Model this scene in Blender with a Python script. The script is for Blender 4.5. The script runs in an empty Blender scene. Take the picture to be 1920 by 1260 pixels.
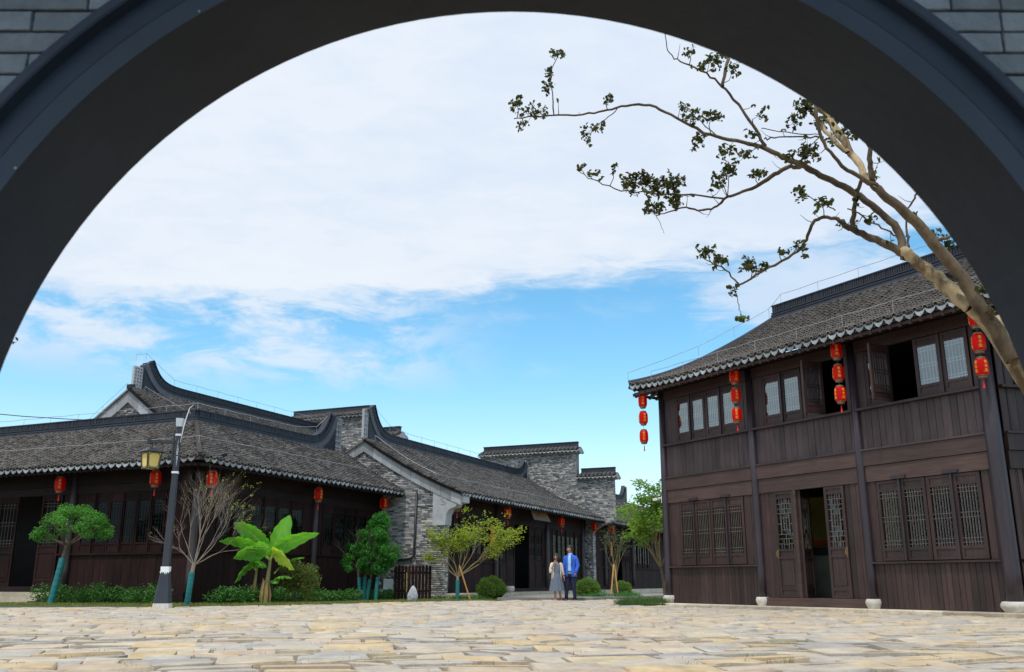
import bpy, math, random
import numpy as np
from mathutils import Vector, Matrix
random.seed(7); rng = np.random.default_rng(7)
R = math.radians
S = bpy.context.scene
COL = S.collection

# ------------------------------------------------------------------ camera, sky, sun, exposure
cam = bpy.data.cameras.new('camera'); camo = bpy.data.objects.new('camera', cam); COL.objects.link(camo)
camo.location = (0, 0, .66); camo.rotation_euler = (R(90) + math.atan(461/1750), 0, 0)
cam.sensor_width = 36; cam.lens = 36*1750/1920; cam.clip_start = .05; cam.clip_end = 3000
cam.dof.use_dof = True; cam.dof.focus_distance = 24; cam.dof.aperture_fstop = 6.3
S.camera = camo
SUN_AZ, SUN_EL = 203, 62            # azimuth clockwise from the view direction (+Y)
W = bpy.data.worlds.new('World'); S.world = W; W.use_nodes = True
S.view_settings.view_transform = 'Standard'; S.view_settings.look = 'None'
S.view_settings.exposure = 0; S.view_settings.gamma = 1; S.view_settings.use_curve_mapping = False
def build_world():
    nt = W.node_tree; nt.nodes.clear(); N = nt.nodes.new; L = nt.links.new
    out = N('ShaderNodeOutputWorld')
    sky = N('ShaderNodeTexSky'); sky.sky_type = 'NISHITA'; sky.sun_disc = False
    sky.sun_elevation = R(SUN_EL); sky.sun_rotation = R(SUN_AZ); sky.ozone_density = 1.2; sky.dust_density = .4; sky.air_density = 1.0
    bg = N('ShaderNodeBackground'); bg.inputs[1].default_value = .125
    hsv = N('ShaderNodeHueSaturation'); hsv.inputs['Hue'].default_value = .483; hsv.inputs['Saturation'].default_value = 1.28; hsv.inputs['Value'].default_value = 1.62
    L(sky.outputs[0], hsv.inputs['Color']); L(hsv.outputs[0], bg.inputs[0])
    cl = N('ShaderNodeBackground'); cl.inputs[1].default_value = .93
    tc = N('ShaderNodeTexCoord'); sep = N('ShaderNodeSeparateXYZ'); L(tc.outputs['Generated'], sep.inputs[0])
    def m(op, a, b=None, c=None, clamp=False):
        n = N('ShaderNodeMath'); n.operation = op; n.use_clamp = clamp
        for i, v in enumerate((a, b, c)):
            if v is None: continue
            if isinstance(v, (int, float)): n.inputs[i].default_value = v
            else: L(v, n.inputs[i])
        return n.outputs[0]
    def sm(v, lo, hi):
        n = N('ShaderNodeMapRange'); n.interpolation_type = 'SMOOTHSTEP'
        n.inputs['From Min'].default_value = lo; n.inputs['From Max'].default_value = hi; L(v, n.inputs['Value']); return n.outputs[0]
    x, y, z = sep.outputs
    # coordinates on a flat cloud layer high above: direction divided by its height
    zc = m('MAXIMUM', z, .03)
    px = m('DIVIDE', x, m('ADD', zc, .12)); py = m('DIVIDE', y, m('ADD', zc, .12))
    cx = N('ShaderNodeCombineXYZ'); L(px, cx.inputs[0]); L(py, cx.inputs[1])
    def noise(scale, detail, rough, off=0, dist=0, sx=1, sy=1):
        mp = N('ShaderNodeMapping'); mp.inputs['Location'].default_value = (off, off*.7, 0); mp.inputs['Scale'].default_value = (sx, sy, 1)
        mp.inputs['Rotation'].default_value = (0, 0, R(-12))
        L(cx.outputs[0], mp.inputs[0]); n = N('ShaderNodeTexNoise'); n.inputs['Scale'].default_value = scale; n.inputs['Detail'].default_value = detail
        n.inputs['Roughness'].default_value = rough; n.inputs['Distortion'].default_value = dist; L(mp.outputs[0], n.inputs['Vector']); return n.outputs[0]
    n1 = noise(2.2, 8, .58, 3.1, .3); n2 = noise(7.5, 8, .62, 8.3, .4, 1, 1.6)
    c2_ = N('ShaderNodeCombineXYZ'); L(x, c2_.inputs[0]); L(m('MULTIPLY', z, 2.3), c2_.inputs[1])
    def noise2(scale, off, detail=8, dist=.5):
        mp = N('ShaderNodeMapping'); mp.inputs['Location'].default_value = (off, off*.3, 0); mp.inputs['Rotation'].default_value = (0, 0, R(10)); L(c2_.outputs[0], mp.inputs[0])
        n = N('ShaderNodeTexNoise'); n.inputs['Scale'].default_value = scale; n.inputs['Detail'].default_value = detail; n.inputs['Roughness'].default_value = .62; n.inputs['Distortion'].default_value = dist; L(mp.outputs[0], n.inputs['Vector']); return n.outputs[0]
    n5 = noise2(11, 2.2); n6 = noise2(4.5, 6.1, 5)
    n3 = noise(.9, 5, .5, 1.7); n4 = noise(1.5, 6, .55, 21.4, .5)
    # the big cloud deck: edge climbs gently to the right
    e = m('SUBTRACT', z, m('MULTIPLY_ADD', x, .085, .302))
    e = m('ADD', e, m('MULTIPLY', m('MAXIMUM', m('SUBTRACT', m('MULTIPLY', x, -1), .55), 0), .55))
    e = m('ADD', e, m('MULTIPLY', m('SUBTRACT', n1, .5), .06))
    e = m('ADD', e, m('MULTIPLY', m('SUBTRACT', n2, .5), .05))
    deck = sm(e, -.010, .022)
    # broken small clouds under it, mostly left of centre
    lo = m('MULTIPLY', sm(z, .175, .235), m('SUBTRACT', 1, sm(x, -.20, .02)))
    w = m('MULTIPLY', lo, m('MULTIPLY', sm(n5, .36, .58), sm(n6, .30, .50)))
    w = m('MULTIPLY', w, .85)
    # patch of cloud at the right, behind the two-storey house
    dx = m('SUBTRACT', x, .30); dz = m('SUBTRACT', z, .290)
    rr = m('ADD', m('MULTIPLY', m('MULTIPLY', dx, dx), 55), m('MULTIPLY', m('MULTIPLY', dz, dz), 420))
    pr = m('SUBTRACT', 1, sm(m('ADD', rr, m('MULTIPLY', m('SUBTRACT', n2, .5), 1.6)), .1, 1.0))
    w = m('MAXIMUM', w, m('MULTIPLY', pr, .8))
    faint = m('MULTIPLY', sm(n1, .50, .72), m('MULTIPLY', sm(z, .15, .25), .32))
    w = m('MAXIMUM', w, faint)
    haze = m('MULTIPLY', m('SUBTRACT', 1, sm(z, .0, .24)), .40)
    tot = m('MAXIMUM', m('MAXIMUM', deck, w), haze)
    ramp = N('ShaderNodeMix'); ramp.data_type = 'RGBA'; L(sm(m('MULTIPLY_ADD', n2, .35, m('MULTIPLY', n3, .8)), .42, .72), ramp.inputs['Factor'])
    ramp.inputs['A'].default_value = (.76, .87, 1.03, 1); ramp.inputs['B'].default_value = (.90, .97, 1.06, 1)
    L(ramp.outputs['Result'], cl.inputs[0])
    mx = N('ShaderNodeMixShader'); L(tot, mx.inputs[0]); L(bg.outputs[0], mx.inputs[1]); L(cl.outputs[0], mx.inputs[2]); L(mx.outputs[0], out.inputs[0])
build_world()
sun = bpy.data.lights.new('sun', 'SUN'); sun.energy = 2.2; sun.angle = R(5); sun.color = (1, .94, .85)
suno = bpy.data.objects.new('sun', sun); COL.objects.link(suno)
_d = Vector((math.sin(R(SUN_AZ))*math.cos(R(SUN_EL)), math.cos(R(SUN_AZ))*math.cos(R(SUN_EL)), math.sin(R(SUN_EL))))
suno.rotation_euler = _d.to_track_quat('Z', 'Y').to_euler()

# ------------------------------------------------------------------ helpers
def mat(name, c1, c2=None, scale=4, rough=.7, bump=0, rnd=0, stretch=(1, 1, 1), oi=0, metal=0, spec=.5, c3=None, bscale=None, detail=6, macro=.16, lo=.32, hi=.68):
    """procedural material: colour noise between c1 and c2, per-piece brightness from attribute 'rnd' and per-object random"""
    m = bpy.data.materials.new(name); m.use_nodes = True; nt = m.node_tree; N = nt.nodes.new; L = nt.links.new
    b = nt.nodes['Principled BSDF']; b.inputs['Roughness'].default_value = rough; b.inputs['Metallic'].default_value = metal
    b.inputs['Specular IOR Level'].default_value = spec
    c2 = c2 or c1
    tc = N('ShaderNodeTexCoord'); mp = N('ShaderNodeMapping'); mp.inputs['Scale'].default_value = stretch; L(tc.outputs['Object'], mp.inputs[0])
    no = N('ShaderNodeTexNoise'); no.inputs['Scale'].default_value = scale; no.inputs['Detail'].default_value = detail; no.inputs['Roughness'].default_value = .6; L(mp.outputs[0], no.inputs['Vector'])
    rm = N('ShaderNodeMapRange'); rm.inputs['From Min'].default_value = lo; rm.inputs['From Max'].default_value = hi; L(no.outputs[0], rm.inputs['Value'])
    mx = N('ShaderNodeMix'); mx.data_type = 'RGBA'; L(rm.outputs[0], mx.inputs['Factor']); mx.inputs['A'].default_value = (*c1, 1); mx.inputs['B'].default_value = (*c2, 1)
    col = mx.outputs['Result']
    if macro:
        g_ = N('ShaderNodeNewGeometry'); nm = N('ShaderNodeTexNoise'); nm.inputs['Scale'].default_value = .9; nm.inputs['Detail'].default_value = 5; L(g_.outputs['Position'], nm.inputs['Vector'])
        mr_ = N('ShaderNodeMapRange'); mr_.inputs['From Min'].default_value = .3; mr_.inputs['From Max'].default_value = .7; mr_.inputs['To Min'].default_value = 1-macro; mr_.inputs['To Max'].default_value = 1+macro; L(nm.outputs[0], mr_.inputs['Value'])
        vm_ = N('ShaderNodeVectorMath'); vm_.operation = 'SCALE'; L(col, vm_.inputs[0]); L(mr_.outputs[0], vm_.inputs['Scale']); col = vm_.outputs[0]
    if rnd or oi:
        fac = None
        at = N('ShaderNodeAttribute'); at.attribute_name = 'rnd'; ob = N('ShaderNodeObjectInfo')
        def mm(op, a, b_):
            n = N('ShaderNodeMath'); n.operation = op
            for i, v in enumerate((a, b_)):
                if isinstance(v, (int, float)): n.inputs[i].default_value = v
                else: L(v, n.inputs[i])
            return n.outputs[0]
        f = mm('ADD', mm('MULTIPLY', mm('SUBTRACT', at.outputs['Fac'], .5), 2*rnd), mm('MULTIPLY', mm('SUBTRACT', ob.outputs['Random'], .5), 2*oi))
        f = mm('ADD', f, 1.0)
        v = N('ShaderNodeVectorMath'); v.operation = 'SCALE'; L(col, v.inputs[0]); L(f, v.inputs['Scale']); col = v.outputs[0]
        if c3:
            k = mm('MULTIPLY', mm('FRACT', mm('MULTIPLY', mm('ADD', at.outputs['Fac'], ob.outputs['Random'] if oi else 0.), 7.31), 0), 1.)
            m3 = N('ShaderNodeMix'); m3.data_type = 'RGBA'; L(k, m3.inputs['Factor']); L(col, m3.inputs['A'])
            v3 = N('ShaderNodeVectorMath'); v3.operation = 'SCALE'; v3.inputs[0].default_value = c3; L(f, v3.inputs['Scale']); L(v3.outputs[0], m3.inputs['B']); col = m3.outputs['Result']
    L(col, b.inputs['Base Color'])
    if bump:
        n2 = N('ShaderNodeTexNoise'); n2.inputs['Scale'].default_value = bscale or scale*4; n2.inputs['Detail'].default_value = 6; L(mp.outputs[0], n2.inputs['Vector'])
        bp = N('ShaderNodeBump'); bp.inputs['Strength'].default_value = bump; bp.inputs['Distance'].default_value = .02; L(n2.outputs[0], bp.inputs['Height']); L(bp.outputs[0], b.inputs['Normal'])
    return m
def leafmat(name, c1, c2, c3=None, rnd=.35, trans=.35, rough=.5):
    m = mat(name, c1, c2, 1.3, rough, 0, rnd, c3=c3)
    nt = m.node_tree; b = nt.nodes['Principled BSDF']; out = nt.nodes['Material Output']
    src = b.inputs['Base Color'].links[0].from_socket
    t = nt.nodes.new('ShaderNodeBsdfTranslucent')
    g = nt.nodes.new('ShaderNodeMix'); g.data_type = 'RGBA'; g.blend_type = 'MULTIPLY'; g.inputs['Factor'].default_value = 1
    nt.links.new(src, g.inputs['A']); g.inputs['B'].default_value = (1.5, 1.6, .7, 1); nt.links.new(g.outputs['Result'], t.inputs['Color'])
    mx = nt.nodes.new('ShaderNodeMixShader'); mx.inputs[0].default_value = trans
    nt.links.new(b.outputs[0], mx.inputs[1]); nt.links.new(t.outputs[0], mx.inputs[2]); nt.links.new(mx.outputs[0], out.inputs[0])
    return m

class MB:
    def __init__(s): s.v = []; s.f = []; s.r = []
    def add(s, vs, fs, r=None):
        o = len(s.v); r = random.random() if r is None else r
        s.v += [tuple(p) for p in vs]; s.f += [tuple(i+o for i in f) for f in fs]; s.r += [r]*len(fs); return s
    def box(s, x0, x1, y0, y1, z0, z1, M=None, r=None):
        v = [(x, y, z) for z in (z0, z1) for y in (y0, y1) for x in (x0, x1)]
        if M: v = [M(*p) for p in v]
        return s.add(v, [(0, 2, 3, 1), (4, 5, 7, 6), (0, 1, 5, 4), (2, 6, 7, 3), (0, 4, 6, 2), (1, 3, 7, 5)], r)
    def bar(s, a, b, w, h, up=(0, 0, 1), r=None):
        a = Vector(a); b = Vector(b); d = (b-a).normalized(); u = Vector(up)
        sd = d.cross(u)
        if sd.length < 1e-4: sd = d.cross(Vector((1, 0, 0)))
        sd.normalize(); u = sd.cross(d)
        v = [p + sd*i*w/2 + u*j*h/2 for p in (a, b) for i, j in ((-1, -1), (1, -1), (1, 1), (-1, 1))]
        return s.add(v, [(3, 2, 1, 0), (4, 5, 6, 7), (0, 1, 5, 4), (1, 2, 6, 5), (2, 3, 7, 6), (3, 0, 4, 7)], r)
    def tube(s, pts, rad, n=6, cap=True, r=None):
        P = [Vector(p) for p in pts]; rad = rad if hasattr(rad, '__len__') else [rad]*len(P)
        vs = []; prev = None
        for i, p in enumerate(P):
            d = (P[min(i+1, len(P)-1)] - P[max(i-1, 0)])
            d = d.normalized() if d.length > 1e-9 else Vector((0, 0, 1))
            if prev is None:
                a = d.cross(Vector((0, 0, 1)) if abs(d.z) < .9 else Vector((1, 0, 0))).normalized()
            else:
                a = (prev - d*prev.dot(d)); a = a.normalized() if a.length > 1e-6 else d.orthogonal().normalized()
            prev = a; b = d.cross(a)
            vs += [p + (a*math.cos(2*math.pi*k/n) + b*math.sin(2*math.pi*k/n))*rad[i] for k in range(n)]
        fs = [(i*n+k, i*n+(k+1) % n, (i+1)*n+(k+1) % n, (i+1)*n+k) for i in range(len(P)-1) for k in range(n)]
        if cap: fs += [tuple(range(n))[::-1], tuple((len(P)-1)*n+k for k in range(n))]
        return s.add(vs, fs, r)
    def lathe(s, prof, c=(0, 0, 0), n=16, M=None, sq=1, r=None):
        vs = [(c[0]+q*math.cos(2*math.pi*k/n), c[1]+q*sq*math.sin(2*math.pi*k/n), c[2]+z) for q, z in prof for k in range(n)]
        if M: vs = [M(*p) for p in vs]
        fs = [(i*n+k, i*n+(k+1) % n, (i+1)*n+(k+1) % n, (i+1)*n+k) for i in range(len(prof)-1) for k in range(n)]
        fs += [tuple(range(n))[::-1], tuple((len(prof)-1)*n+k for k in range(n))]
        return s.add(vs, fs, r)
    def prism(s, poly, x0, x1, M=None, axis='x', r=None):
        """poly of (y,z) extruded along x (or (x,z) along y when axis='y', (x,y) along z when 'z')"""
        f = {'x': lambda a, b, t: (t, a, b), 'y': lambda a, b, t: (a, t, b), 'z': lambda a, b, t: (a, b, t)}[axis]
        n = len(poly); v = [f(a, b, t) for t in (x0, x1) for a, b in poly]
        if M: v = [M(*p) for p in v]
        return s.add(v, [tuple(range(n))[::-1], tuple(range(n, 2*n))] + [(i, (i+1) % n, n+(i+1) % n, n+i) for i in range(n)], r)
    def build(s, name, m, parent=None, smooth=False, stuff=False, fix=True, mesh_only=False):
        me = bpy.data.meshes.new(name); me.from_pydata([tuple(p) for p in s.v], [], s.f); me.materials.append(m)
        a = me.attributes.new('rnd', 'FLOAT', 'FACE'); a.data.foreach_set('value', s.r)
        if smooth:
            me.polygons.foreach_set('use_smooth', [True]*len(me.polygons))
        me.update()
        if fix:
            import bmesh
            bm = bmesh.new(); bm.from_mesh(me); bmesh.ops.recalc_face_normals(bm, faces=bm.faces); bm.to_mesh(me); bm.free()
        if mesh_only: return me
        return link(name, me, parent, stuff)
def link(name, me, parent=None, stuff=False, loc=None, rot=None):
    o = bpy.data.objects.new(name, me); COL.objects.link(o)
    if parent: o.parent = parent
    if stuff: o['kind'] = 'stuff'
    if loc is not None: o.location = loc
    if rot is not None: o.rotation_euler = rot
    return o
def bulk(name, V, F, m, parent=None, r=None, smooth=False, stuff=True):
    """V (N,k,3) instances of a template with quads F (q,4)"""
    V = np.asarray(V, dtype=np.float32); N, k, _ = V.shape; F = np.asarray(F, dtype=np.int32); q = F.shape[1]
    idx = (F[None] + (np.arange(N)*k)[:, None, None]).reshape(-1)
    me = bpy.data.meshes.new(name); me.vertices.add(N*k); me.vertices.foreach_set('co', V.reshape(-1))
    nf = N*len(F); me.loops.add(nf*q); me.loops.foreach_set('vertex_index', idx.astype(np.int32))
    me.polygons.add(nf); me.polygons.foreach_set('loop_start', (np.arange(nf)*q).astype(np.int32))
    try: me.polygons.foreach_set('loop_total', np.full(nf, q, dtype=np.int32))
    except Exception: pass
    me.update(calc_edges=True)
    a = me.attributes.new('rnd', 'FLOAT', 'FACE'); r = rng.random(N) if r is None else r
    r = np.asarray(r, dtype=np.float32)
    a.data.foreach_set('value', r.reshape(-1) if r.ndim == 2 else np.repeat(r, len(F)))
    if smooth: me.polygons.foreach_set('use_smooth', np.ones(nf, dtype=bool))
    me.materials.append(m); me.validate()
    return link(name, me, parent, stuff)
def thing(name, label, cat, loc=(0, 0, 0), rz=0, group=None):
    o = bpy.data.objects.new(name, None); COL.objects.link(o); o.location = loc; o.rotation_euler = (0, 0, rz)
    o.empty_display_size = .2
    o['label'] = label; o['category'] = cat
    if group: o['group'] = group
    return o
def tag(o, label, cat, group=None):
    o['label'] = label; o['category'] = cat
    if group: o['group'] = group
    return o
def struct(o): o['kind'] = 'structure'; return o
def copy_tree(o, parent=None):
    c = o.copy(); COL.objects.link(c)
    if parent: c.parent = parent
    for ch in o.children: copy_tree(ch, c)
    return c
class Fr:
    """frame inside a building: x along the facade, y into the building"""
    def __init__(s, ox=0, oy=0, a=0): s.ox, s.oy, s.a = ox, oy, a; s.c, s.s = math.cos(a), math.sin(a)
    def __call__(s, x, y, z): return (s.ox+s.c*x-s.s*y, s.oy+s.s*x+s.c*y, z)
    def arr(s, V): return np.stack([s.ox+s.c*V[..., 0]-s.s*V[..., 1], s.oy+s.s*V[..., 0]+s.c*V[..., 1], V[..., 2]], -1)
I = Fr()

# ------------------------------------------------------------------ materials
M_wood = mat('dark_stained_wood', (.026, .0135, .0130), (.052, .028, .026), 2.2, .52, .25, .25, (9, 9, .8), oi=.28, c3=None, macro=.30)
M_woodw = mat('weathered_dark_wood', (.036, .0245, .027), (.064, .045, .047), 2.2, .55, .3, .2, (10, 10, .8), oi=.24, macro=.28)
M_beam = mat('dark_wood_beam', (.046, .026, .023), (.082, .048, .041), 2.0, .55, .3, .2, (.8, .8, 9), oi=.15)
M_col = mat('dark_painted_column', (.024, .018, .026), (.042, .031, .038), 3, .36, .1, .1, (4, 4, .6), oi=.1)
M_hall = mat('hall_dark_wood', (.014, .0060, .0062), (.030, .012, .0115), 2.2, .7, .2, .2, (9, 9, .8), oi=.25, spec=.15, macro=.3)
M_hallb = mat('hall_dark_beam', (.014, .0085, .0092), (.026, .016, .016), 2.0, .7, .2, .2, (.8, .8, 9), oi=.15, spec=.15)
M_lat = mat('lattice_wood', (.085, .07, .06), (.13, .11, .095), 5, .6, 0, .1)
M_latw = mat('pale_lattice', (.58, .64, .64), (.66, .72, .72), 5, .6)
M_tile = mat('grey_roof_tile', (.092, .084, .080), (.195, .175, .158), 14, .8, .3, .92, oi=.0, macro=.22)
M_tiled = mat('shaded_roof_tile', (.070, .064, .061), (.155, .139, .124), 14, .8, .3, .92, macro=.22)  # same tile made darker: shade on the right house roofs is in the colour
M_pan = mat('dirty_shaded_pan_tile', (.010, .009, .009), (.026, .023, .021), 9, .9, .3, .3)  # near-black pans: trough shade put into the colour, along with dirt
M_roofbase = mat('roof_bedding', (.035, .03, .028), (.05, .045, .04), 4, .9)
M_drip = mat('drip_tile_clay', (.15, .175, .19), (.31, .345, .36), 9, .75, .2, 0, oi=.38)
M_ridge = mat('dark_ridge_plaster', (.013, .018, .030), (.024, .031, .048), 3, .6, .15, .25, oi=.05)
M_ridgeg = mat('grey_ridge_plaster', (.075, .085, .105), (.12, .13, .15), 3, .7, .15, .1)
M_brick = mat('grey_brick', (.16, .175, .205), (.27, .28, .295), 5, .85, .3, .62, oi=.2, c3=(.42, .40, .37))
M_mort = mat('brick_mortar', (.17, .17, .165), (.24, .235, .225), 8, .9, .2)
M_slab = mat('grey_stone_slab', (.33, .345, .37), (.43, .44, .45), 4, .8, .2, .15, oi=.2)
M_gbrick = mat('gate_brick', (.22, .26, .31), (.34, .39, .45), 14, .85, .6, .15, oi=.16, bscale=40)
M_gmort = mat('gate_mortar', (.06, .07, .085), (.10, .11, .13), 20, .9, .4)
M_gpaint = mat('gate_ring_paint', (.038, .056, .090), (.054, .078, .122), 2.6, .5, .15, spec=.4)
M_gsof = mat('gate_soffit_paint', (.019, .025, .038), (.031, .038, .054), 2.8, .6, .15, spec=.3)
M_stone = mat('plinth_stone', (.42, .37, .28), (.60, .53, .42), 5, .85, .5, .1, oi=.25, bscale=30)
M_drum = mat('pale_drum_stone', (.50, .47, .42), (.66, .62, .56), 14, .8, .4, .1)
M_blk = mat('black_metal', (.022, .024, .03), (.035, .037, .044), 5, .45)
M_postm = mat('dark_blue_grey_post', (.020, .024, .036), (.034, .040, .054), 2, .45, .05)
M_white = mat('peeling_white', (.72, .75, .80), (.8, .82, .85), 8, .6)
M_red = None
def red_mat():
    m = mat('red_lantern_cloth', (.92, .004, .005), (.95, .005, .006), 3, .35, 0, .05, spec=.35)
    nt = m.node_tree; b = nt.nodes['Principled BSDF']; out = nt.nodes['Material Output']
    t = nt.nodes.new('ShaderNodeBsdfTranslucent'); t.inputs[0].default_value = (1, .012, .01, 1)
    mx = nt.nodes.new('ShaderNodeMixShader'); mx.inputs[0].default_value = .6
    nt.links.new(b.outputs[0], mx.inputs[1]); nt.links.new(t.outputs[0], mx.inputs[2]); nt.links.new(mx.outputs[0], out.inputs[0]); return m
M_red = red_mat()
M_tas = mat('red_tassel', (.62, .02, .02), (.72, .03, .02), 20, .7)
M_gold = mat('yellow_print', (.85, .50, .03), (.9, .58, .05), 10, .6)
M_bronze = mat('brown_lantern_ring', (.16, .11, .07), (.24, .17, .11), 20, .5)
M_bark = mat('pale_bark', (.13, .080, .035), (.50, .39, .22), 2.2, .75, .6, .1, (3, 3, 1), bscale=14, lo=.42, hi=.58)
M_barkm = mat('brown_branch_bark', (.045, .028, .015), (.15, .105, .06), 3, .8, .5, .1, (3, 3, 1), bscale=14)
M_barkd = mat('brown_bark', (.07, .05, .035), (.13, .10, .07), 6, .85, .5, .1)
M_twig = mat('grey_brown_twig', (.24, .19, .15), (.36, .30, .24), 6, .8, .2, .2)
M_teal = mat('teal_wrap_cloth', (.010, .155, .165), (.018, .215, .215), 9, .7, .3)
M_glassblk = mat('dark_room', (.012, .010, .010), (.02, .017, .016), 3, .8)  # near-black stands in for unlit rooms; their darkness is in the colour
M_skin = mat('skin', (.46, .23, .15), (.50, .26, .17), 9, .5)
def glass(name, refl, tint, k=.9):
    m = bpy.data.materials.new(name); m.use_nodes = True; nt = m.node_tree; nt.nodes.clear(); N = nt.nodes.new
    o = N('ShaderNodeOutputMaterial'); g = N('ShaderNodeBsdfGlossy'); g.inputs['Roughness'].default_value = .015
    tn = N('ShaderNodeTexNoise'); tn.inputs['Scale'].default_value = 1.6; tb = N('ShaderNodeBump'); tb.inputs['Strength'].default_value = .25; tb.inputs['Distance'].default_value = .02; tcn = N('ShaderNodeTexCoord'); nt.links.new(tcn.outputs['Object'], tn.inputs['Vector']); nt.links.new(tn.outputs[0], tb.inputs['Height']); nt.links.new(tb.outputs[0], g.inputs['Normal']); g.inputs['Color'].default_value = (.84, .97, 1, 1)
    t = N('ShaderNodeBsdfTransparent'); t.inputs[0].default_value = (*tint, 1)
    lw = N('ShaderNodeFresnel'); lw.inputs[0].default_value = 1.5
    a = N('ShaderNodeMath'); a.operation = 'MULTIPLY_ADD'; a.inputs[1].default_value = k; a.inputs[2].default_value = refl; a.use_clamp = True
    nt.links.new(lw.outputs[0], a.inputs[0]); mx = N('ShaderNodeMixShader'); nt.links.new(a.outputs[0], mx.inputs[0])
    nt.links.new(t.outputs[0], mx.inputs[1]); nt.links.new(g.outputs[0], mx.inputs[2]); nt.links.new(mx.outputs[0], o.inputs[0]); return m
G_hall = glass('dim_hall_glass', .0, (.55, .65, .65), .22); G_up = glass('coated_window_glass', .17, (.8, .85, .85)); G_lo = glass('plain_window_glass', .03, (.7, .75, .75))

# ------------------------------------------------------------------ ground
MG = None
def ground():
    mb = MB(); mb.add([(-400, -200, 0), (400, -200, 0), (400, 800, 0), (-400, 800, 0)], [(0, 1, 2, 3)])
    g = mb.build('ground', mat('sandy_joint_earth', (.085, .065, .038), (.17, .135, .085), 6, .95, .4, detail=9)); struct(g)
    return g
GROUND = ground()
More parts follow.
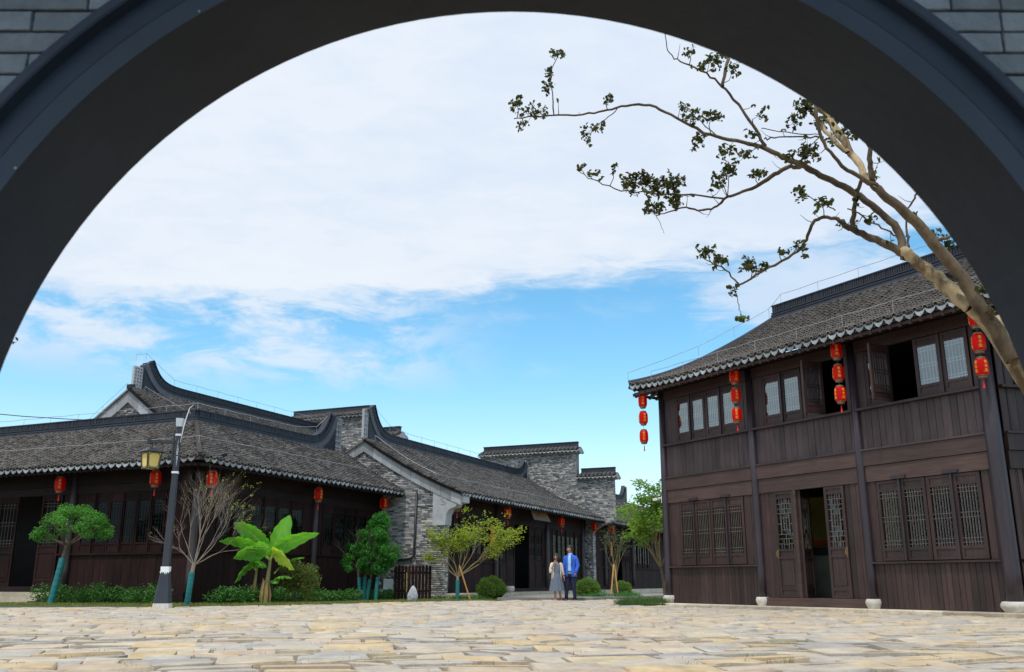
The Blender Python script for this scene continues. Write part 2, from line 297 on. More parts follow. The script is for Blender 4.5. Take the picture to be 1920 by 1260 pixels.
# paving stones in courses; the courses run across the yard, turned a little
def paving():
    m = bpy.data.materials.new('paving_stone'); m.use_nodes = True; nt = m.node_tree; N = nt.nodes.new; L = nt.links.new
    b = nt.nodes['Principled BSDF']; b.inputs['Roughness'].default_value = .8
    at = N('ShaderNodeAttribute'); at.attribute_name = 'rnd'; oi = N('ShaderNodeObjectInfo')
    ad = N('ShaderNodeMath'); ad.operation = 'ADD'; L(at.outputs['Fac'], ad.inputs[0]); L(oi.outputs['Random'], ad.inputs[1])
    fr = N('ShaderNodeMath'); fr.operation = 'FRACT'; L(ad.outputs[0], fr.inputs[0])
    cr = N('ShaderNodeValToRGB'); cr.color_ramp.interpolation = 'CONSTANT'; el = cr.color_ramp.elements
    cols = [(0, (.58, .50, .39)), (.13, (.67, .51, .29)), (.22, (.54, .495, .43)), (.38, (.61, .53, .42)), (.52, (.66, .54, .35)), (.58, (.52, .485, .43)), (.72, (.62, .50, .385)), (.80, (.41, .41, .41)), (.87, (.66, .57, .43)), (.95, (.59, .45, .33))]
    el[0].position = 0; el[0].color = (*cols[0][1], 1); el[1].position = cols[1][0]; el[1].color = (*cols[1][1], 1)
    for p, c in cols[2:]:
        e = el.new(p); e.color = (*c, 1)
    L(fr.outputs[0], cr.inputs[0])
    ge = N('ShaderNodeNewGeometry')
    n1 = N('ShaderNodeTexNoise'); n1.inputs['Scale'].default_value = 3.5; n1.inputs['Detail'].default_value = 10; n1.inputs['Roughness'].default_value = .7; L(ge.outputs['Position'], n1.inputs['Vector'])
    r1 = N('ShaderNodeMapRange'); r1.inputs['From Min'].default_value = .3; r1.inputs['From Max'].default_value = .7; r1.inputs['To Min'].default_value = .55; r1.inputs['To Max'].default_value = 1.12; L(n1.outputs[0], r1.inputs['Value'])
    v = N('ShaderNodeVectorMath'); v.operation = 'SCALE'; L(cr.outputs[0], v.inputs[0]); L(r1.outputs[0], v.inputs['Scale'])
    n3 = N('ShaderNodeTexNoise'); n3.inputs['Scale'].default_value = .55; n3.inputs['Detail'].default_value = 5; L(ge.outputs['Position'], n3.inputs['Vector'])
    r3 = N('ShaderNodeMapRange'); r3.inputs['From Min'].default_value = .4; r3.inputs['From Max'].default_value = .7; r3.inputs['To Max'].default_value = .5; L(n3.outputs[0], r3.inputs['Value'])
    mx = N('ShaderNodeMix'); mx.data_type = 'RGBA'; L(r3.outputs[0], mx.inputs['Factor']); L(v.outputs[0], mx.inputs['A']); mx.inputs['B'].default_value = (.56, .45, .32, 1)
    L(mx.outputs['Result'], b.inputs['Base Color'])
    n2 = N('ShaderNodeTexNoise'); n2.inputs['Scale'].default_value = 9; n2.inputs['Detail'].default_value = 10; n2.inputs['Roughness'].default_value = .65; L(ge.outputs['Position'], n2.inputs['Vector'])
    bp = N('ShaderNodeBump'); bp.inputs['Strength'].default_value = .55; bp.inputs['Distance'].default_value = .05; L(n2.outputs[0], bp.inputs['Height']); L(bp.outputs[0], b.inputs['Normal'])
    a = R(14); ca, sa = math.cos(a), math.sin(a)
    def inyard(x, y):
        if y < 2.6 or abs(x) > .72*y + 2.5 or y > 58: return False
        # grass beds before the halls
        u = .402*x+.916*y; w = -.916*x+.402*y
        if y > bed_edge(x)+.02: return False
        if x < -8.75 and y > 23.85: return False
        u2 = .515*(x-4.25)-.857*(y-26); w2 = .857*(x-4.25)+.515*(y-26)
        if u2 > -.7 and w2 > -.62: return False
        if x > 9.2 and y > 17.0-.2*(x-9.2): return False
        return True
    stones = []
    yy = 1.5
    while yy < 66:
        dp = random.choice([.27, .32, .36, .42, .30])
        xx = -48 + random.random()
        while xx < 48:
            ln = random.uniform(.26, .8)
            cx, cy = xx+ln/2, yy+dp/2
            X = ca*cx - sa*cy + 0; Y = sa*cx + ca*cy
            if inyard(X, Y): stones.append((X, Y, ln, dp))
            xx += ln
        yy += dp
    def vis(s): return s[1] > 7.3 and abs(s[0]) < .56*s[1]
    stones.sort(key=lambda s: (not vis(s), s[1]))
    root = GROUND
    g = .014; out = []; rv = []
    T = []
    fq = [(0, 1, 2, 3), (4, 5, 1, 0), (5, 6, 2, 1), (6, 7, 3, 2), (7, 4, 0, 3), (8, 9, 5, 4), (9, 10, 6, 5), (10, 11, 7, 6), (11, 8, 4, 7)]
    for i, (X, Y, ln, dp) in enumerate(stones):
        hx, hy = ln/2-g, dp/2-g; z = .050+random.uniform(-.010, .010); tx, ty = random.uniform(-.012, .012), random.uniform(-.02, .02)
        j = lambda q: random.uniform(-q, q)
        cs = [(-hx+j(.02), -hy+j(.015)), (hx+j(.02), -hy+j(.015)), (hx+j(.02), hy+j(.015)), (-hx+j(.02), hy+j(.015))]
        vs = []
        for ins, dz in ((.86, 0), (.97, -.006), (1, -.05)):
            for (px, py) in cs:
                if ins == .86: qx = px - math.copysign(.03, px); qy = py - math.copysign(.03, py)
                elif ins == .97: qx = px - math.copysign(.006, px); qy = py - math.copysign(.006, py)
                else: qx, qy = px, py
                vs.append((qx, qy, z+dz+(tx*qx/hx+ty*qy/hy if dz > -.04 else 0)))
        if i < 300:
            mb = MB(); mb.add(vs, fq); o = mb.build('paving_stone', m, root, fix=False); o.location = (X, Y, 0); o.rotation_euler = (0, 0, a)
        else:
            V = np.array(vs); V = np.stack([X+ca*V[:, 0]-sa*V[:, 1], Y+sa*V[:, 0]+ca*V[:, 1], V[:, 2]], -1); T.append(V)
    bulk('paving_stones', T, fq, m, root)
def bed_edge(x):
    P = [(-60, 25.6), (-9.5, 25.3), (-8.8, 24.2), (-5.6, 26.2), (-3.6, 29.9), (-1, 32.4), (1.2, 33.0), (2.6, 33.5), (2.7, 34.2), (5.0, 37), (5.3, 46), (40, 46)]
    return float(np.interp(x, [p[0] for p in P], [p[1] for p in P]))
paving()
# ------------------------------------------------------------------ moon gate wall with a porch roof added against the sun
def gate():
    Y0, Y1 = 1.93, 2.26; zc = .66+.097*2.26; r = 1.30
    t = thing('moon_gate_wall', 'grey brick wall with round dark painted moon gate opening framing the yard', 'wall', (0, Y0, 0))
    n = 128; H0, H1, XW = 0.0, 3.15, 3.4
    # core: opening circle cut at the ground, ring of quads out to a rectangle
    def ring(rad, y):
        return [(rad*math.cos(a), y, max(zc+rad*math.sin(a), 0.0)) for a in [2*math.pi*k/n for k in range(n)]]
    def rect(y):
        o = []
        for k in range(n):
            a = 2*math.pi*k/n; c, s = math.cos(a), math.sin(a)
            q = min((XW/abs(c)) if abs(c) > 1e-6 else 1e9, ((H1-zc)/s) if s > 1e-6 else ((zc-H0)/-s if s < -1e-6 else 1e9))
            o.append((c*q, y, zc+s*q))
        return o
    mb = MB(); d = Y1-Y0
    v = ring(1.425, 0.012) + rect(.012) + rect(d) + ring(r+.003, d)
    mb.add(v, [(i*n+k, i*n+(k+1) % n, (i+1)*n+(k+1) % n, (i+1)*n+k) for i in range(3) for k in range(n)])
    mb.build('wall_core', M_gmort, t, fix=False)
    def annulus(name, secs, m, smooth=True):
        b = MB(); v = []
        for rad, y in secs: v += ring(rad, y)
        k_ = len(secs)
        b.add(v, [(i*n+k, (i+1)*n+k, (i+1)*n+(k+1) % n, i*n+(k+1) % n) for i in range(k_-1) for k in range(n)])
        return b.build(name, m, t, smooth=False, fix=False)
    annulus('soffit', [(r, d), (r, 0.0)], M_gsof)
    annulus('painted_ring', [(r, 0.0), (r+.046, -.004), (r+.052, -.0005), (r+.115, .004), (r+.118, .02)], M_gpaint)
    annulus('raised_rim', [(r+.108, .02), (r+.108, -.030), (r+.112, -.034), (r+.132, -.034), (r+.136, -.030), (r+.136, .02)], M_gpaint)
    for x, z, s in ((-.735, 1.957, .0028), (-1.113, 1.557, .0035)):
        mb = MB(); mb.lathe([(.001, -s), (s, -s*.3), (s*.8, s*.5), (.001, s)], n=7, c=(x, -.003, z)); mb.build('plaster_chip', M_drum, t)
    # bricks proud of the mortar
    L, Hh, jt = .24, .056, .006; bricks = []
    row = 0; z = 0
    while z < H1:
        x = -XW + (0 if row % 2 else -.12) + .01*random.random()
        k = row
        while x < XW:
            ln = L if (k % 3) else .118
            x0, x1 = x+jt/2, x+ln-jt/2; k += 1
            zz0, zz1 = z+jt/2, z+Hh-jt/2
            inn = [math.hypot(px, pz-zc) for px in (x0, x1) for pz in (zz0, zz1)]
            rr = 1.438
            if min(inn) > rr: bricks.append([(x0, zz0), (x1, zz0), (x1, zz1), (x0, zz1)])
            elif max(inn) > rr+.01:
                # cut brick: clip the corner against the ring by polygon sampling
                P = [(x0, zz0), (x1, zz0), (x1, zz1), (x0, zz1)]; out = []
                for i in range(4):
                    A, B = P[i], P[(i+1) % 4]; ia = math.hypot(A[0], A[1]-zc) > rr; ib = math.hypot(B[0], B[1]-zc) > rr
                    if ia: out.append(A)
                    if ia != ib:
                        lo, hi = (0, 1)
                        for _ in range(18):
                            md = (lo+hi)/2; Q = (A[0]+(B[0]-A[0])*md, A[1]+(B[1]-A[1])*md)
                            if (math.hypot(Q[0], Q[1]-zc) > rr) == ia: lo = md
                            else: hi = md
                        out.append(Q)
                if len(out) >= 3: bricks.append(out)
            x += ln
        z += Hh; row += 1
    def key(P):
        cx = sum(p[0] for p in P)/len(P); cz = sum(p[1] for p in P)/len(P); return math.hypot(abs(cx)-1.05, cz-1.85)
    bricks.sort(key=key); rest = MB()
    for i, P in enumerate(bricks):
        n_ = len(P); cx = sum(p[0] for p in P)/n_; cz = sum(p[1] for p in P)/n_
        yb = -.002+random.uniform(-.0025, .0025)
        v = [(cx+(px-cx)*.985, yb, cz+(pz-cz)*.94) for px, pz in P] + [(px, yb+.003, pz) for px, pz in P] + [(px, .014, pz) for px, pz in P]
        f = [tuple(range(n_))] + [(j*n_+k, (j+1)*n_+k, (j+1)*n_+(k+1) % n_, j*n_+(k+1) % n_) for j in range(2) for k in range(n_)]
        if i < 300: MB().add(v, f).build('brick', M_gbrick, t)
        else: rest.add(v, f)
    rest.build('bricks', M_gbrick, t, stuff=True)
    # porch added out of view to keep the gate face in shade
    p = thing('added_shade_roof', 'unseen flat roof added to shade the near face of the moon gate wall', 'sun_blocker', (0, 0, 0))
    mb = MB(); mb.box(-3.8, 3.8, -.35, 2.5, 3.32, 3.42); mb.build('roof_boards', M_wood, p)
    for x in (-3.5, 3.5):
        for y in (-.2,): MB().box(x-.08, x+.08, y-.08, y+.08, 0, 3.32).build('post', M_wood, p)
    for y in (-.2, .8): MB().box(-4.3, 4.3, y-.06, y+.06, 3.16, 3.318).build('beam', M_wood, p)
gate()

# ------------------------------------------------------------------ roofs
def surfpath(ye, ze, yr, zr, sag=.12, n=40):
    s = np.linspace(0, 1, n); y = ye+(yr-ye)*s; z = ze+(zr-ze)*(s-sag*4*s*(1-s)*(.55)); return np.stack([y, z], -1)
def roof(root, M, x0, x1, ye, ze, yr, zr, sp=.27, ex=.10, hipL=0, hipR=0, m=None, sag=.12, drip=True, dripstuff=False, upturn=(0, 0), kL=1, kR=1, part='roof_tiles', base='roof_deck'):
    """one slope. hipL / hipR: 0 = straight verge, else slope cut by a hip line y-ye <= kL*(x-x0). upturn lifts the eave towards an end"""
    m = m or M_tile
    P = surfpath(ye, ze, yr, zr, sag); seg = np.hypot(*(P[1:]-P[:-1]).T); cum = np.concatenate([[0], np.cumsum(seg)]); Ltot = cum[-1]
    def at(t): return np.interp(t, cum, P[:, 0]), np.interp(t, cum, P[:, 1])
    def lift(x, t):
        l = np.zeros_like(np.asarray(x, dtype=float))
        fall = np.clip(1-np.asarray(t)/2.2, 0, 1)**1.5
        if upturn[0]: l = l + upturn[0]*np.clip(1-(x-x0)/2.4, 0, 1)**2*fall
        if upturn[1]: l = l + upturn[1]*np.clip(1-(x1-x)/2.4, 0, 1)**2*fall
        return l
    n = max(2, int(round((x1-x0)/sp))); sp = (x1-x0)/n
    ts = np.arange(0, Ltot-.02, ex)
    cols = x0+sp*(np.arange(n)+.5)          # cap centres between pans at k*sp
    def grid(xs):
        X, T = np.meshgrid(xs, ts, indexing='ij'); X = X.ravel(); T = T.ravel()
        y, _ = at(T+ex)
        ok = np.ones(len(X), bool)
        if hipL: ok &= (y-ye) <= kL*(X-x0)+.02
        if hipR: ok &= (y-ye) <= kR*(x1-X)+.02
        return X[ok], T[ok]
    def emit(xs, arc, lip, z0, name, mt):
        X, T = grid(xs); N = len(X)
        ya, za = at(T); yb, zb = at(np.minimum(T+ex*1.25, Ltot)); la = lift(X, T); lb = lift(X, T+ex*1.25)
        d = np.stack([yb-ya, zb+lb-za-la], -1); d /= np.linalg.norm(d, axis=1)[:, None]; nr = np.stack([-d[:, 1], d[:, 0]], -1)
        k = len(arc); V = np.zeros((N, 3*k, 3)); jx = (rng.random(N)-.5)*.012; jl = (rng.random(N)-.5)*.016; jh = rng.random(N)*.010; tw = (rng.random(N)-.5)*.03
        for ring, (tt, off) in enumerate(((0, lip), (1, 0), (0, lip-.022))):
            py = ya if tt == 0 else yb; pz = (za+la) if tt == 0 else (zb+lb)
            for i, (ax, ah) in enumerate(arc):
                if ring == 2: ax, ah = ax*.8, ah*1.0
                h = z0+ah+off+jh+tw*ax*3
                V[:, ring*k+i, 0] = X+ax+jx+tw*tt*.4
                V[:, ring*k+i, 1] = py+nr[:, 0]*h+d[:, 0]*(jl if tt == 0 else 0)
                V[:, ring*k+i, 2] = pz+nr[:, 1]*h+d[:, 1]*(jl if tt == 0 else 0)
        F = [(i, i+1, k+i+1, k+i) for i in range(k-1)] + [(2*k+i, 2*k+i+1, i+1, i) for i in range(k-1)]
        colr = dict((c, random.random()) for c in np.unique(X)); cr = np.array([colr[c] for c in X])
        return bulk(name, M.arr(V), F, mt, root, r=np.concatenate([np.repeat((.38*rng.random(N)**1.4+.16*cr)[:, None], k-1, 1), np.repeat((.55+.45*rng.random(N))[:, None], k-1, 1)], 1))  # lips brighter than bodies: sunlit tile edges painted in through rnd
    rr = sp*.27
    arc = [(-rr, -.01), (-rr*.74, rr*.6), (0, rr*.9), (rr*.74, rr*.6), (rr, -.01)]
    emit(cols, arc, .050, .016, part, m)
    pw = sp*.36
    emit(x0+sp*np.arange(0 if not hipL else 1, n+1 if not hipR else n), [(-pw, .034), (-pw*.5, .006), (pw*.5, .006), (pw, .034)], .020, -.004, 'pan_tiles', M_pan)
    # deck under the tiles (with a real thickness)
    nx = 14; mb = MB(); vs = []; ny = 12
    tt = np.linspace(0, Ltot, ny+1)
    for layer in (0, -.07):
        for i in range(nx+1):
            for j in range(ny+1):
                y, z = at(tt[j]); x = x0+(x1-x0)*i/nx
                xa, xb = x0, x1
                if hipL: xa = x0+(y-ye)/kL
                if hipR: xb = x1-(y-ye)/kR
                if xb < xa: xa = xb = (xa+xb)/2
                x = xa+(xb-xa)*i/nx
                vs.append(M(x, float(y), float(z)+layer+float(lift(x, tt[j]))))
    q = (nx+1)*(ny+1); fs = []
    for i in range(nx):
        for j in range(ny):
            a = i*(ny+1)+j; b = a+ny+1; fs.append((a, b, b+1, a+1)); fs.append((q+a, q+a+1, q+b+1, q+b))
    for i in range(nx):
        a = i*(ny+1); b = a+ny+1; fs.append((a, q+a, q+b, b)); fs.append((a+ny, b+ny, q+b+ny, q+a+ny))
    for j in range(ny):
        fs.append((j, j+1, q+j+1, q+j)); a = nx*(ny+1)+j; fs.append((a, q+a, q+a+1, a+1))
    mb.add(vs, fs); mb.build(base, M_roofbase, root, fix=False)
    # eave: round cap ends stay in the tile mesh; a drip tile hangs under every pan
    if drip:
        w = sp*.47; me = MB()
        prof = [(-w, .045), (-w*.62, .010), (0, -.004), (w*.62, .010), (w, .045)]
        low = [(-w*.98, .012), (-w*.66, -.055), (0, -.105), (w*.66, -.055), (w*.98, .012)]
        th = .018; v = []
        for yy in (0, th): v += [(a, yy, b) for a, b in prof] + [(a, yy-.012, b) for a, b in low]
        f = [(i, i+1, 6+i, 5+i) for i in range(4)] + [(10+i, 15+i, 16+i, 11+i) for i in range(4)] + [(i, 10+i, 11+i, i+1) for i in range(4)] + [(5+i, 6+i, 16+i, 15+i) for i in range(4)] + [(0, 5, 15, 10), (4, 14, 19, 9)]
        me.add(v, f)
        mesh = me.build('drip_tile', M_drip, mesh_only=True)
        if dripstuff:
            V = np.array([mesh.vertices[i].co[:] for i in range(len(mesh.vertices))]); VV = []
        for k in range(n+1):
            if (hipL and k == 0) or (hipR and k == n): continue
            x = x0+sp*k; y, z = at(0); z = float(z)+float(lift(x, 0))+random.uniform(-.006, .006)
            p = M(x, float(y)-.03+random.uniform(-.01, .01), z-.006)
            if dripstuff:
                ca, sa = math.cos(M.a), math.sin(M.a)
                VV.append(np.stack([p[0]+ca*V[:, 0]-sa*V[:, 1], p[1]+sa*V[:, 0]+ca*V[:, 1], p[2]+V[:, 2]], -1))
            else:
                link('drip_tile', mesh, root, loc=p, rot=(random.uniform(-.12, .05), random.uniform(-.04, .04), M.a+random.uniform(-.05, .05)))
        if dripstuff: bulk('drip_tiles', VV, f, M_drip, root)
        # small round end tiles above, closing every cap
        V = []; k8 = 8
        for k in range(n):
            x = x0+sp*(k+.5); y, z = at(0); z = float(z)+float(lift(x, 0))
            ring = [(x+math.cos(a)*rr*1.0, float(y)-.012, z+.022+max(0, math.sin(a))*rr*.95) for a in np.linspace(0, math.pi, 4)]
            V.append(np.array([M(*p) for p in ring]))
        bulk('cap_ends', V, [(0, 1, 2, 3)], M_roofbase, root)
    return at
def sweep(mb, M, prof, path, r=None, caps=True):
    """prof (dy,dz) loop swept along path of (x,y,z,scale) points; the loop stays upright, square to the path in the x-z plane"""
    n = len(prof); vs = []
    for i, p in enumerate(path):
        a = path[max(i-1, 0)]; b = path[min(i+1, len(path)-1)]
        dx, dy, dz = b[0]-a[0], b[1]-a[1], b[2]-a[2]; h = math.hypot(dx, dy); L = math.hypot(h, dz)
        ux, uy = (dx/h, dy/h) if h > 1e-6 else (1, 0)
        nx, ny, nz = -dz/L*ux, -dz/L*uy, h/L
        sx, sy = -uy, ux
        s = p[3] if len(p) > 3 else 1
        for a_, b_ in prof: vs.append(M(p[0]+sx*a_*s+nx*b_*s, p[1]+sy*a_*s+ny*b_*s, p[2]+nz*b_*s))
    fs = [(i*n+k, i*n+(k+1) % n, (i+1)*n+(k+1) % n, (i+1)*n+k) for i in range(len(path)-1) for k in range(n)]
    if caps: fs += [tuple(range(n))[::-1], tuple((len(path)-1)*n+k for k in range(n))]
    mb.add(vs, fs, r)
def rect(w, z0, z1): return [(-w, z0), (w, z0), (w, z1), (-w, z1)]
def ridge(root, M, path, h=.5, hornA=0, hornB=0, horn_run=2.2, slabs=True):
    """path: list of (x,y,z) along the roof top. hornA / hornB: rise of the swept-up end"""
    P = []
    pts = []
    for i in range(len(path)-1):
        a = Vector(path[i]); b = Vector(path[i+1]); k = max(1, int((b-a).length/.12))
        pts += [a.lerp(b, j/k) for j in range(k)]
    pts.append(Vector(path[-1]))
    cum = [0]
    for i in range(1, len(pts)): cum.append(cum[-1]+(pts[i]-pts[i-1]).length)
    T = cum[-1]
    for p, t in zip(pts, cum):
        z = p.z
        if hornA and t < horn_run: z += hornA*(1-t/horn_run)**5
        if hornB and T-t < horn_run: z += hornB*(1-(T-t)/horn_run)**5
        P.append((p.x, p.y, z))
    for on, rg in ((hornA, [i for i, t in enumerate(cum) if t <= horn_run]), (hornB, [i for i, t in enumerate(cum) if T-t <= horn_run])):
        if on and len(rg) > 1:
            mb = MB(); f = []; n_ = len(rg)
            for i in rg:
                p = P[i]; q = pts[i]
                f += [M(p[0], p[1]-.10, q.z-.2), M(p[0], p[1]+.10, q.z-.2), M(p[0], p[1]+.10, max(p[2]+.05, q.z)), M(p[0], p[1]-.10, max(p[2]+.05, q.z))]
            mb.add(f, [(0, 1, 2, 3), tuple(4*(n_-1)+k for k in (3, 2, 1, 0))]+[(4*i+k, 4*i+(k+1) % 4, 4*i+4+(k+1) % 4, 4*i+4+k) for i in range(n_-1) for k in range(4)])
            mb.build('ridge_end', M_ridge, root)
    def cut(z0, z1, w):
        mb = MB(); sweep(mb, M, rect(w, z0, z1), P); return mb
    cut(-.12, .12, .13).build('ridge_base', M_ridgeg, root)
    cut(.12, .17, .16).build('ridge_moulding', M_ridge, root)
    cut(.17, .20, .10).build('ridge_groove', M_ridge, root)
    cut(.20, .23, .15).build('ridge_moulding', M_ridge, root)
    if slabs:      # upright stacked tiles between the mouldings
        mb = MB(); k = int(T/.07)
        for j in range(k):
            t = (j+.5)*T/k; i = int(np.searchsorted(cum, t)); i = min(max(i, 1), len(P)-1); f = (t-cum[i-1])/max(1e-6, cum[i]-cum[i-1])
            a = Vector(P[i-1]); b = Vector(P[i]); p = a.lerp(b, f); d = (b-a); hh = math.hypot(d.x, d.y); L = d.length
            nrm = Vector((-d.z/L*d.x/hh, -d.z/L*d.y/hh, hh/L)) if hh > 1e-6 else Vector((-1, 0, 0))
            q = p+nrm*.23; w = random.uniform(.095, .11)
            e = p+nrm*(h-.03); d.normalize(); sd = Vector((-d.y, d.x, 0)).normalized() if hh > 1e-6 else Vector((0, 1, 0))
            vs = [c+sd*s_*w+d*g*.027 for c in (q, e) for s_, g in ((-1, -1), (1, -1), (1, 1), (-1, 1))]
            mb.add([M(*v_) for v_ in vs], [(0, 1, 5, 4), (1, 2, 6, 5), (2, 3, 7, 6), (3, 0, 4, 7)])
        mb.build('ridge_tiles', M_ridge, root, stuff=True, fix=False)
        cut(.21, h-.04, .075).build('ridge_core', M_ridge, root)
    cut(h-.035, h, .125).build('ridge_cap', M_ridge, root)
    return P
def pierced(root, M, x0, x1, y, z0, z1, m=M_slab, nx=3, nz=6):
    """pierced end panel of a swept-up ridge: a grid of small slats with holes"""
    mb = MB(); w = (x1-x0)
    for i in range(nx+1):
        x = x0+w*i/nx; mb.box(x-.022, x+.022, y-.05, y+.05, z0, z1-abs(w)*.0, M)
    for j in range(nz+1):
        z = z0+(z1-z0)*j/nz; mb.box(min(x0, x1)-.02, max(x0, x1)+.02, y-.047, y+.047, z-.03, z+.03, M)
    for j in range(nz):
        for i in range(nx):
            if (i+j) % 2: continue
            xa = x0+w*i/nx; za = z0+(z1-z0)*j/nz; mb.box(min(xa, xa+w/nx*.6), max(xa, xa+w/nx*.6), y-.03, y+.03, za, za+(z1-z0)/nz*.55, M)
    return mb.build('pierced_panel', m, root)
def eave_under(root, M, x0, x1, ye, ze, yw, zw, m=None, sp=.24):
    """rafters and fascia under the eave from the wall head (yw,zw) out to the edge (ye,ze)"""
    m = m or M_hallb; mb = MB(); n = int((x1-x0)/sp)
    for i in range(n+1):
        x = x0+(x1-x0)*i/n; mb.bar(M(x, ye+.04, ze-.14), M(x, yw+.3, zw-.02), .07, .08)
    mb.build('rafters', m, root, stuff=True)
    MB().box(x0, x1, ye+.05, ye+.08, ze-.15, ze-.075, M).build('eave_board', m, root)
def rod_wire(label, pts, post=1.2, h=.28, r=.0075, rp=.006):
    """thin lightning-protection wire on little posts along world points"""
    t = thing('lightning_wire', label, 'wire', pts[0]); inv = Vector(pts[0]); mb = MB(); pm = MB()
    P = []
    for i in range(len(pts)-1):
        a = Vector(pts[i]); b = Vector(pts[i+1]); k = max(1, int((b-a).length/post))
        for j in range(k):
            q = a.lerp(b, j/k); P.append(q+Vector((0, 0, h)))
            pm.tube([q-inv, q+Vector((0, 0, h))-inv], rp, 4)
    q = Vector(pts[-1]); P.append(q+Vector((0, 0, h))); pm.tube([q-inv, q+Vector((0, 0, h))-inv], rp, 4)
    Q = []
    for i in range(len(P)-1):
        Q.append(P[i]); Q.append(P[i].lerp(P[i+1], .5)-Vector((0, 0, .02)))
    Q.append(P[-1]); mb.tube([p-inv for p in Q], r, 4)
    mb.build('wire', M_wire, t); pm.build('posts', M_wire, t, stuff=True); return t
M_wire = mat('galvanised_wire', (.36, .37, .39), (.48, .48, .50), 8, .5, metal=.3)

# ------------------------------------------------------------------ joinery
def lattice_std(mb, M, x0, x1, z0, z1, y, n=6, w=.013, groups=True):
    W_ = x1-x0
    for i in range(1, n): x = x0+W_*i/n; mb.box(x-w/2, x+w/2, y-.008, y+.008, z0, z1, M)
    H = z1-z0; zs = []
    if groups:
        zs = [z0+.05*H, z0+.12*H, z0+.46*H, z0+.54*H, z0+.88*H, z0+.95*H]
    for z in zs: mb.box(x0, x1, y-.0065, y+.0065, z-w/2, z+w/2, M)
def lattice_fancy(mb, M, x0, x1, z0, z1, y, w=.016):
    """interlocking rectangles as on the door leaves"""
    W_, H = x1-x0, z1-z0
    X = lambda f: x0+W_*f
    Z = lambda f: z0+H*f
    def v(x, a, b): mb.box(X(x)-w/2, X(x)+w/2, y-.008, y+.008, Z(a), Z(b), M)
    def h(z, a, b): mb.box(X(a), X(b), y-.0065, y+.0065, Z(z)-w/2, Z(z)+w/2, M)
    for z in (.29, .71): h(z, 0, 1)
    for b_, s in ((0, 1), (1, -1)):
        q = lambda f: b_+s*f
        for x, a, c in ((.33, 0, .20), (.67, 0, .20), (.5, .09, .29), (.16, .0, .1), (.84, 0, .1)): v(x, min(q(a), q(c)), max(q(a), q(c)))
        for z, a, c in ((.20, 0, .5), (.20, .5, 1), (.09, .33, .67), (.1, 0, .33), (.1, .67, 1)): h(q(z), a, c)
    v(.22, .29, .71); v(.78, .29, .71); h(.38, .22, .78); h(.62, .22, .78); h(.5, 0, .22); h(.5, .78, 1)
    v(.42, .38, .62); v(.58, .38, .62); h(.5, .42, .58)
def window(root, M, x0, x1, z0, z1, y=0, wood=None, glassm=None, latm=None, top=.16, bot=.20, st=.075, n=6, latt='std', name='window', laty=.022, glassy=0):
    """one sash: a frame with small blank panel under and over, its pane and its lattice are sub-parts"""
    wood = wood or M_wood; mb = MB(); d = .05
    mb.box(x0, x0+st, y-d/2, y+d/2, z0, z1, M); mb.box(x1-st, x1, y-d/2, y+d/2, z0, z1, M)
    for a, b in ((z0, z0+.05), (z0+bot, z0+bot+.06), (z1-.05, z1), (z1-top-.05, z1-top)): mb.box(x0+st, x1-st, y-d/2+.002, y+d/2, a, b, M)
    mb.box(x0+st, x1-st, y-.006, y+.012, z0+.05, z0+bot, M); mb.box(x0+st, x1-st, y-.006, y+.012, z1-top, z1-.05, M)
    f = mb.build(name, wood, root)
    a0, a1, b0, b1 = x0+st, x1-st, z0+bot+.06, z1-top-.05
    if glassm: MB().add([M(a0, y+glassy, b0), M(a1, y+glassy, b0), M(a1, y+glassy, b1), M(a0, y+glassy, b1)], [(0, 1, 2, 3)]).build('pane', glassm, f, fix=False)
    lb = MB(); (lattice_std if latt == 'std' else lattice_fancy)(lb, M, a0, a1, b0, b1, y+laty, **({'n': n} if latt == 'std' else {})); lb.build('lattice', latm or M_lat, f)
    return f
def door_leaf(root, M, x0, x1, z0, z1, y=0, wood=None, latm=None, fancy=True, handle=None, glassm=None, split=.46):
    wood = wood or M_wood; st = .07; mb = MB(); d = .05; H = z1-z0
    mb.box(x0, x0+st, y-d/2, y+d/2, z0, z1, M); mb.box(x1-st, x1, y-d/2, y+d/2, z0, z1, M)
    zs = [z0+.16, z0+H*.36, z0+H*.43, z1-.17]
    for a in (z0, *zs, z1-.055): mb.box(x0+st, x1-st, y-d/2+.002, y+d/2, a, a+.055, M)
    mb.box(x0+st, x1-st, y-.004, y+.014, z0+.05, z0+H*.43, M); mb.box(x0+st, x1-st, y-.004, y+.014, z1-.17, z1-.05, M)
    f = mb.build('door', wood, root)
    MB().box(x0+st+.05, x1-st-.05, y-.016, y-.004, z0+.27, z0+H*.36-.05, M).build('panel', wood, f)
    a0, a1, b0, b1 = x0+st, x1-st, z0+H*.43+.055, z1-.17
    lb = MB()
    if fancy: lattice_fancy(lb, M, a0, a1, b0, b1, y)
    else: lattice_std(lb, M, a0, a1, b0, b1, y, n=5)
    lb.build('lattice', latm or M_lat, f)
    if glassm: MB().add([M(a0, y+.02, b0), M(a1, y+.02, b0), M(a1, y+.02, b1), M(a0, y+.02, b1)], [(0, 1, 2, 3)]).build('pane', glassm, f, fix=False)
    if handle:
        hb = MB(); hx = x0+.03 if handle < 0 else x1-.03; hz = z0+H*.405
        hb.box(hx-.012, hx+.012, y-.036, y-.026, hz-.10, hz+.10, M); hb.tube([M(hx, y-.036, hz-.05), M(hx, y-.08, hz-.05), M(hx, y-.08, hz+.05), M(hx, y-.036, hz+.05)], .009, 6)
        hb.build('handle', mat('brass', (.28, .19, .06), (.40, .28, .09), 9, .5, metal=.4) if 'brass' not in bpy.data.materials else bpy.data.materials['brass'], f)
    return f
